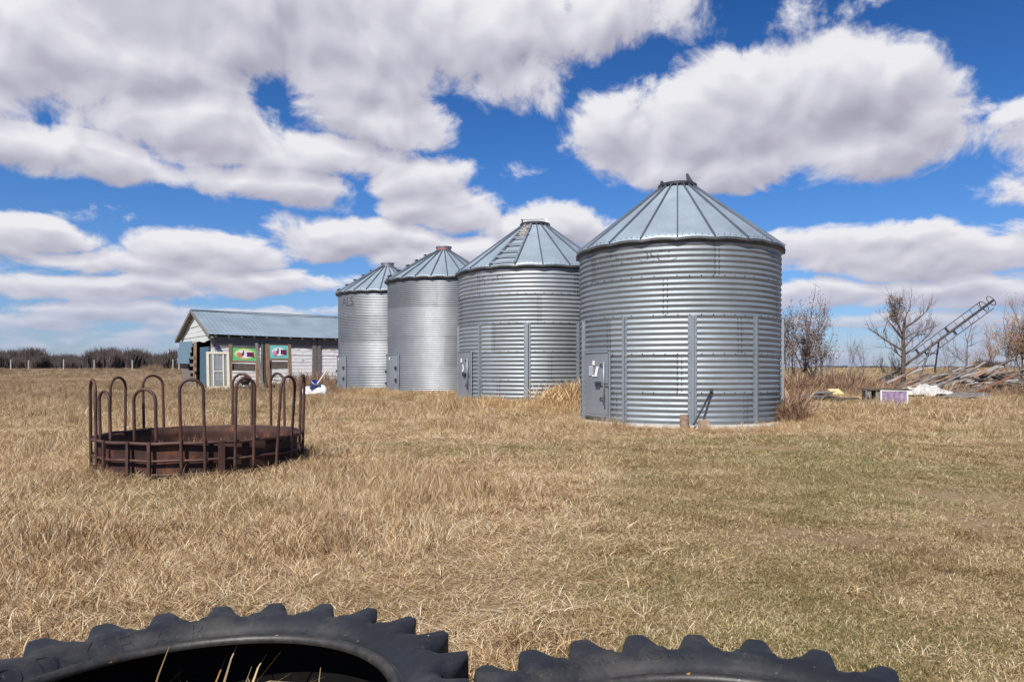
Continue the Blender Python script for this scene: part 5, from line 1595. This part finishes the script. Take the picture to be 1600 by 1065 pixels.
bands = [(0.9, 4.5, 5200, 0.62), (4.5, 9, 11000, 0.72), (9, 16, 14000, 0.9), (16, 30, 17000, 1.3), (30, 60, 16000, 2.0), (60, 100, 9000, 3.0)]
allx, ally, alls = [], [], []
for (y0, y1, n, s_) in bands:
    x, y = sample(n, y0, y1); allx.append(x); ally.append(y); alls.append(np.full(len(x), s_))
gx_ = np.concatenate(allx); gy_ = np.concatenate(ally); gs_ = np.concatenate(alls)
dr_ = dryness(gx_, gy_); isdry = nrng.random(len(gx_)) < dr_


def build_scatter(name, tufts, x, y, s_, idx, label, hs=None, sink=0.0):
    n = len(x); z = gz(x, y) - sink
    rot = np.zeros((n, 3), np.float32); rot[:, 2] = nrng.uniform(0, 2 * PI, n); rot[:, 0] = nrng.normal(0, 0.08, n); rot[:, 1] = nrng.normal(0, 0.08, n)
    k = s_ * nrng.uniform(0.75, 1.3, n); h = np.ones(n) if hs is None else hs
    scl = np.stack([k, k, k * h], 1).astype(np.float32)
    return scatter(name, tufts, np.stack([x, y, z], 1), rot, scl, idx, label)


x, y, s_ = gx_[isdry], gy_[isdry], gs_[isdry]
hv = 0.30 + 0.85 * vnoise(x * 0.6, y * 0.6, 31) ** 1.6 + 0.7 * sstep(vnoise(x * 1.5, y * 1.5, 41), 0.64, 0.9) + 0.75 * np.exp(-((x + 0.55) / 0.8) ** 2 - ((y - 6.9) / 1.1) ** 2)
far_ = sstep(y, 24, 50); hv = hv * (1 - 0.45 * far_)
tufts = dryT + matT + bladeT
pr = nrng.random(len(x)); idx = np.where(pr < 0.46, nrng.integers(0, 5, len(x)), np.where(pr < 0.93, 5 + nrng.integers(0, 4, len(x)), 9 + nrng.integers(0, 4, len(x))))
build_scatter('dry_grass', tufts, x, y, s_, idx, 'matted dry straw coloured grass over the left and middle of the yard', hv)
x, y, s_ = gx_[~isdry], gy_[~isdry], gs_[~isdry]
bare = sstep(vnoise(x * 0.75 + 4, y * 0.75, 51), 0.60, 0.80)
bare = np.maximum(bare, 1.15 * np.exp(-((x - 2.2) / 0.75) ** 2 - ((y - 5.1) / 0.5) ** 2))
kp = nrng.random(len(x)) > 0.8 * bare
x, y, s_ = x[kp], y[kp], s_[kp]
x2 = np.concatenate([x, x + nrng.normal(0, 0.12, len(x))]); y2 = np.concatenate([y, y + nrng.normal(0, 0.12, len(x))]); s2 = np.concatenate([s_, s_])
tufts = shortT + matT
pr = nrng.random(len(x2)); idx = np.where(pr < 0.985, nrng.integers(0, 5, len(x2)), 5 + nrng.integers(0, 4, len(x2)))
# fresh copies: an object can only sit in one tuft list here
tufts = shortT + [bpy.data.objects.new('tuft_flat_%02d' % i, t_.data) for i, t_ in enumerate(matT)]
order_fix = tufts
build_scatter('short_grass', tufts, x2, y2, s2, idx, 'short worn grass with green tinges on the right of the yard', 0.45 + 0.55 * vnoise(x2 * 0.7, y2 * 0.7, 37))

# golden grass at the feet of the bins, tallest beside the second bin
X_, Y_, S_ = [], [], []
for (cx, cy, r) in BINS:
    fa = math.atan2(-cy, -cx)
    for k in range(420):
        a = fa + nrng.uniform(-1.75, 1.75); rr = r + 0.15 + abs(nrng.normal(0, 0.55)); X_.append(cx + rr * math.cos(a)); Y_.append(cy + rr * math.sin(a)); S_.append(nrng.uniform(0.25, 0.5) if cx > 3 else nrng.uniform(0.4, 0.75))
for k in range(130):
    X_.append(nrng.normal(1.62, 0.32)); Y_.append(nrng.normal(19.3, 0.35)); S_.append(nrng.uniform(1.2, 1.9))
for k in range(120):
    X_.append(nrng.uniform(-1.6, 2.0)); Y_.append(nrng.normal(18.8, 0.6)); S_.append(nrng.uniform(0.5, 1.0))
for k in range(160):
    u = nrng.uniform(0.2, 9); X_.append(-14.74 + 0.8 * u + 0.6 * 0.5 + nrng.normal(0, 0.3)); Y_.append(35 + 0.6 * u - 0.8 * 0.5 + nrng.normal(0, 0.3)); S_.append(nrng.uniform(0.6, 1.2))
X_ = np.array(X_); Y_ = np.array(Y_); S_ = np.array(S_)
# keep the doors of the two front bins clear
ok = np.ones(len(X_), bool)
for (cx, cy, r), (d0, d1), hh in ((BINS[0], (-80, 40), 0.75), (BINS[1], (-80, -48), 0.9)):
    fa = math.atan2(-cy, -cx); an = (np.degrees(np.arctan2(Y_ - cy, X_ - cx) - fa) + 180) % 360 - 180; q = np.sqrt((X_ - cx) ** 2 + (Y_ - cy) ** 2)
    ok &= ~((an > d0) & (an < d1) & (q < r + hh))
ok &= ~((((X_ - 4.06) ** 2 + (Y_ - 17.46) ** 2 < 2.5 ** 2)) | ((X_ - 0.72) ** 2 + (Y_ - 22.29) ** 2 < 2.5 ** 2))
X_, Y_, S_ = X_[ok], Y_[ok], S_[ok]
build_scatter('golden_grass', goldT, X_, Y_, S_, nrng.integers(0, 4, len(X_)), 'taller golden grass growing round the feet of the bins')

# brown weeds: right of the front bin, under the trees, along the shed and inside the feeder
X_, Y_, S_ = [], [], []
def weeds(px0, px1, d0, d1, n, s0, s1):
    for k in range(n):
        px = nrng.uniform(px0, px1); d = nrng.uniform(d0, d1); X_.append((px - 800) / F * d); Y_.append(d); S_.append(nrng.uniform(s0, s1))
weeds(1172, 1238, 15.9, 16.9, 130, 0.9, 1.6)
weeds(1120, 1180, 15.2, 15.8, 26, 0.4, 0.8)
weeds(1222, 1345, 27, 36, 520, 0.8, 1.5)
weeds(1345, 1400, 27, 36, 160, 0.6, 1.0)
weeds(1400, 1680, 33, 40, 420, 0.6, 1.1)
weeds(1226, 1360, 23.8, 26, 90, 0.4, 0.8)
weeds(1480, 1700, 24, 29, 90, 0.6, 1.2)
weeds(462, 528, 32.5, 35.5, 60, 0.9, 1.7)
weeds(-100, 300, 60, 84, 260, 0.5, 0.9)
weeds(226, 250, 80, 84, 26, 1.3, 2.2)
for k in range(16):
    a = nrng.uniform(0, 6.28); r = 0.9 * math.sqrt(nrng.random()); X_.append(-3.94 + r * math.cos(a)); Y_.append(9.05 + r * math.sin(a)); S_.append(nrng.uniform(0.45, 0.8))
X_ = np.array(X_); Y_ = np.array(Y_); S_ = np.array(S_)
ok = ((X_ - 4.06) ** 2 + (Y_ - 17.46) ** 2 > 2.55 ** 2)
build_scatter('brown_weeds', weedT, X_[ok], Y_[ok], S_[ok], nrng.integers(0, 4, int(ok.sum())), 'taller brown dead weeds under the trees and beside the nearest bin')
# fringe of dry grass round the feeder
X_, Y_, S_ = [], [], []
for k in range(520):
    a = nrng.uniform(0, 2 * PI); r = 1.25 + abs(nrng.normal(0, 0.16)); X_.append(-3.94 + r * math.cos(a)); Y_.append(9.05 + r * math.sin(a)); S_.append(nrng.uniform(0.45, 0.8) if math.sin(a) < 0.1 else nrng.uniform(0.5, 0.8))
for k in range(60):
    a = nrng.uniform(0, 2 * PI); r = 1.0 * math.sqrt(nrng.random()); X_.append(-3.94 + r * math.cos(a)); Y_.append(9.05 + r * math.sin(a)); S_.append(nrng.uniform(0.8, 1.2))
X_ = np.array(X_); Y_ = np.array(Y_); S_ = np.array(S_)
fr_t = [bpy.data.objects.new('tuft_fringe_%02d' % i, t_.data) for i, t_ in enumerate(dryT + bladeT)]
tx_ = nrng.uniform(-1.15, -0.42, 34); ty_ = nrng.uniform(1.66, 2.04, 34)
X_ = np.concatenate([X_, tx_]); Y_ = np.concatenate([Y_, ty_]); S_ = np.concatenate([S_, nrng.uniform(1.1, 1.7, 34)])
fi_ = nrng.integers(0, len(fr_t), len(X_)); fi_[-34:] = nrng.integers(5, 9, 34)
build_scatter('feeder_grass', fr_t, X_, Y_, S_, fi_, 'dry grass grown up round the rusty feeder and inside the tyre')
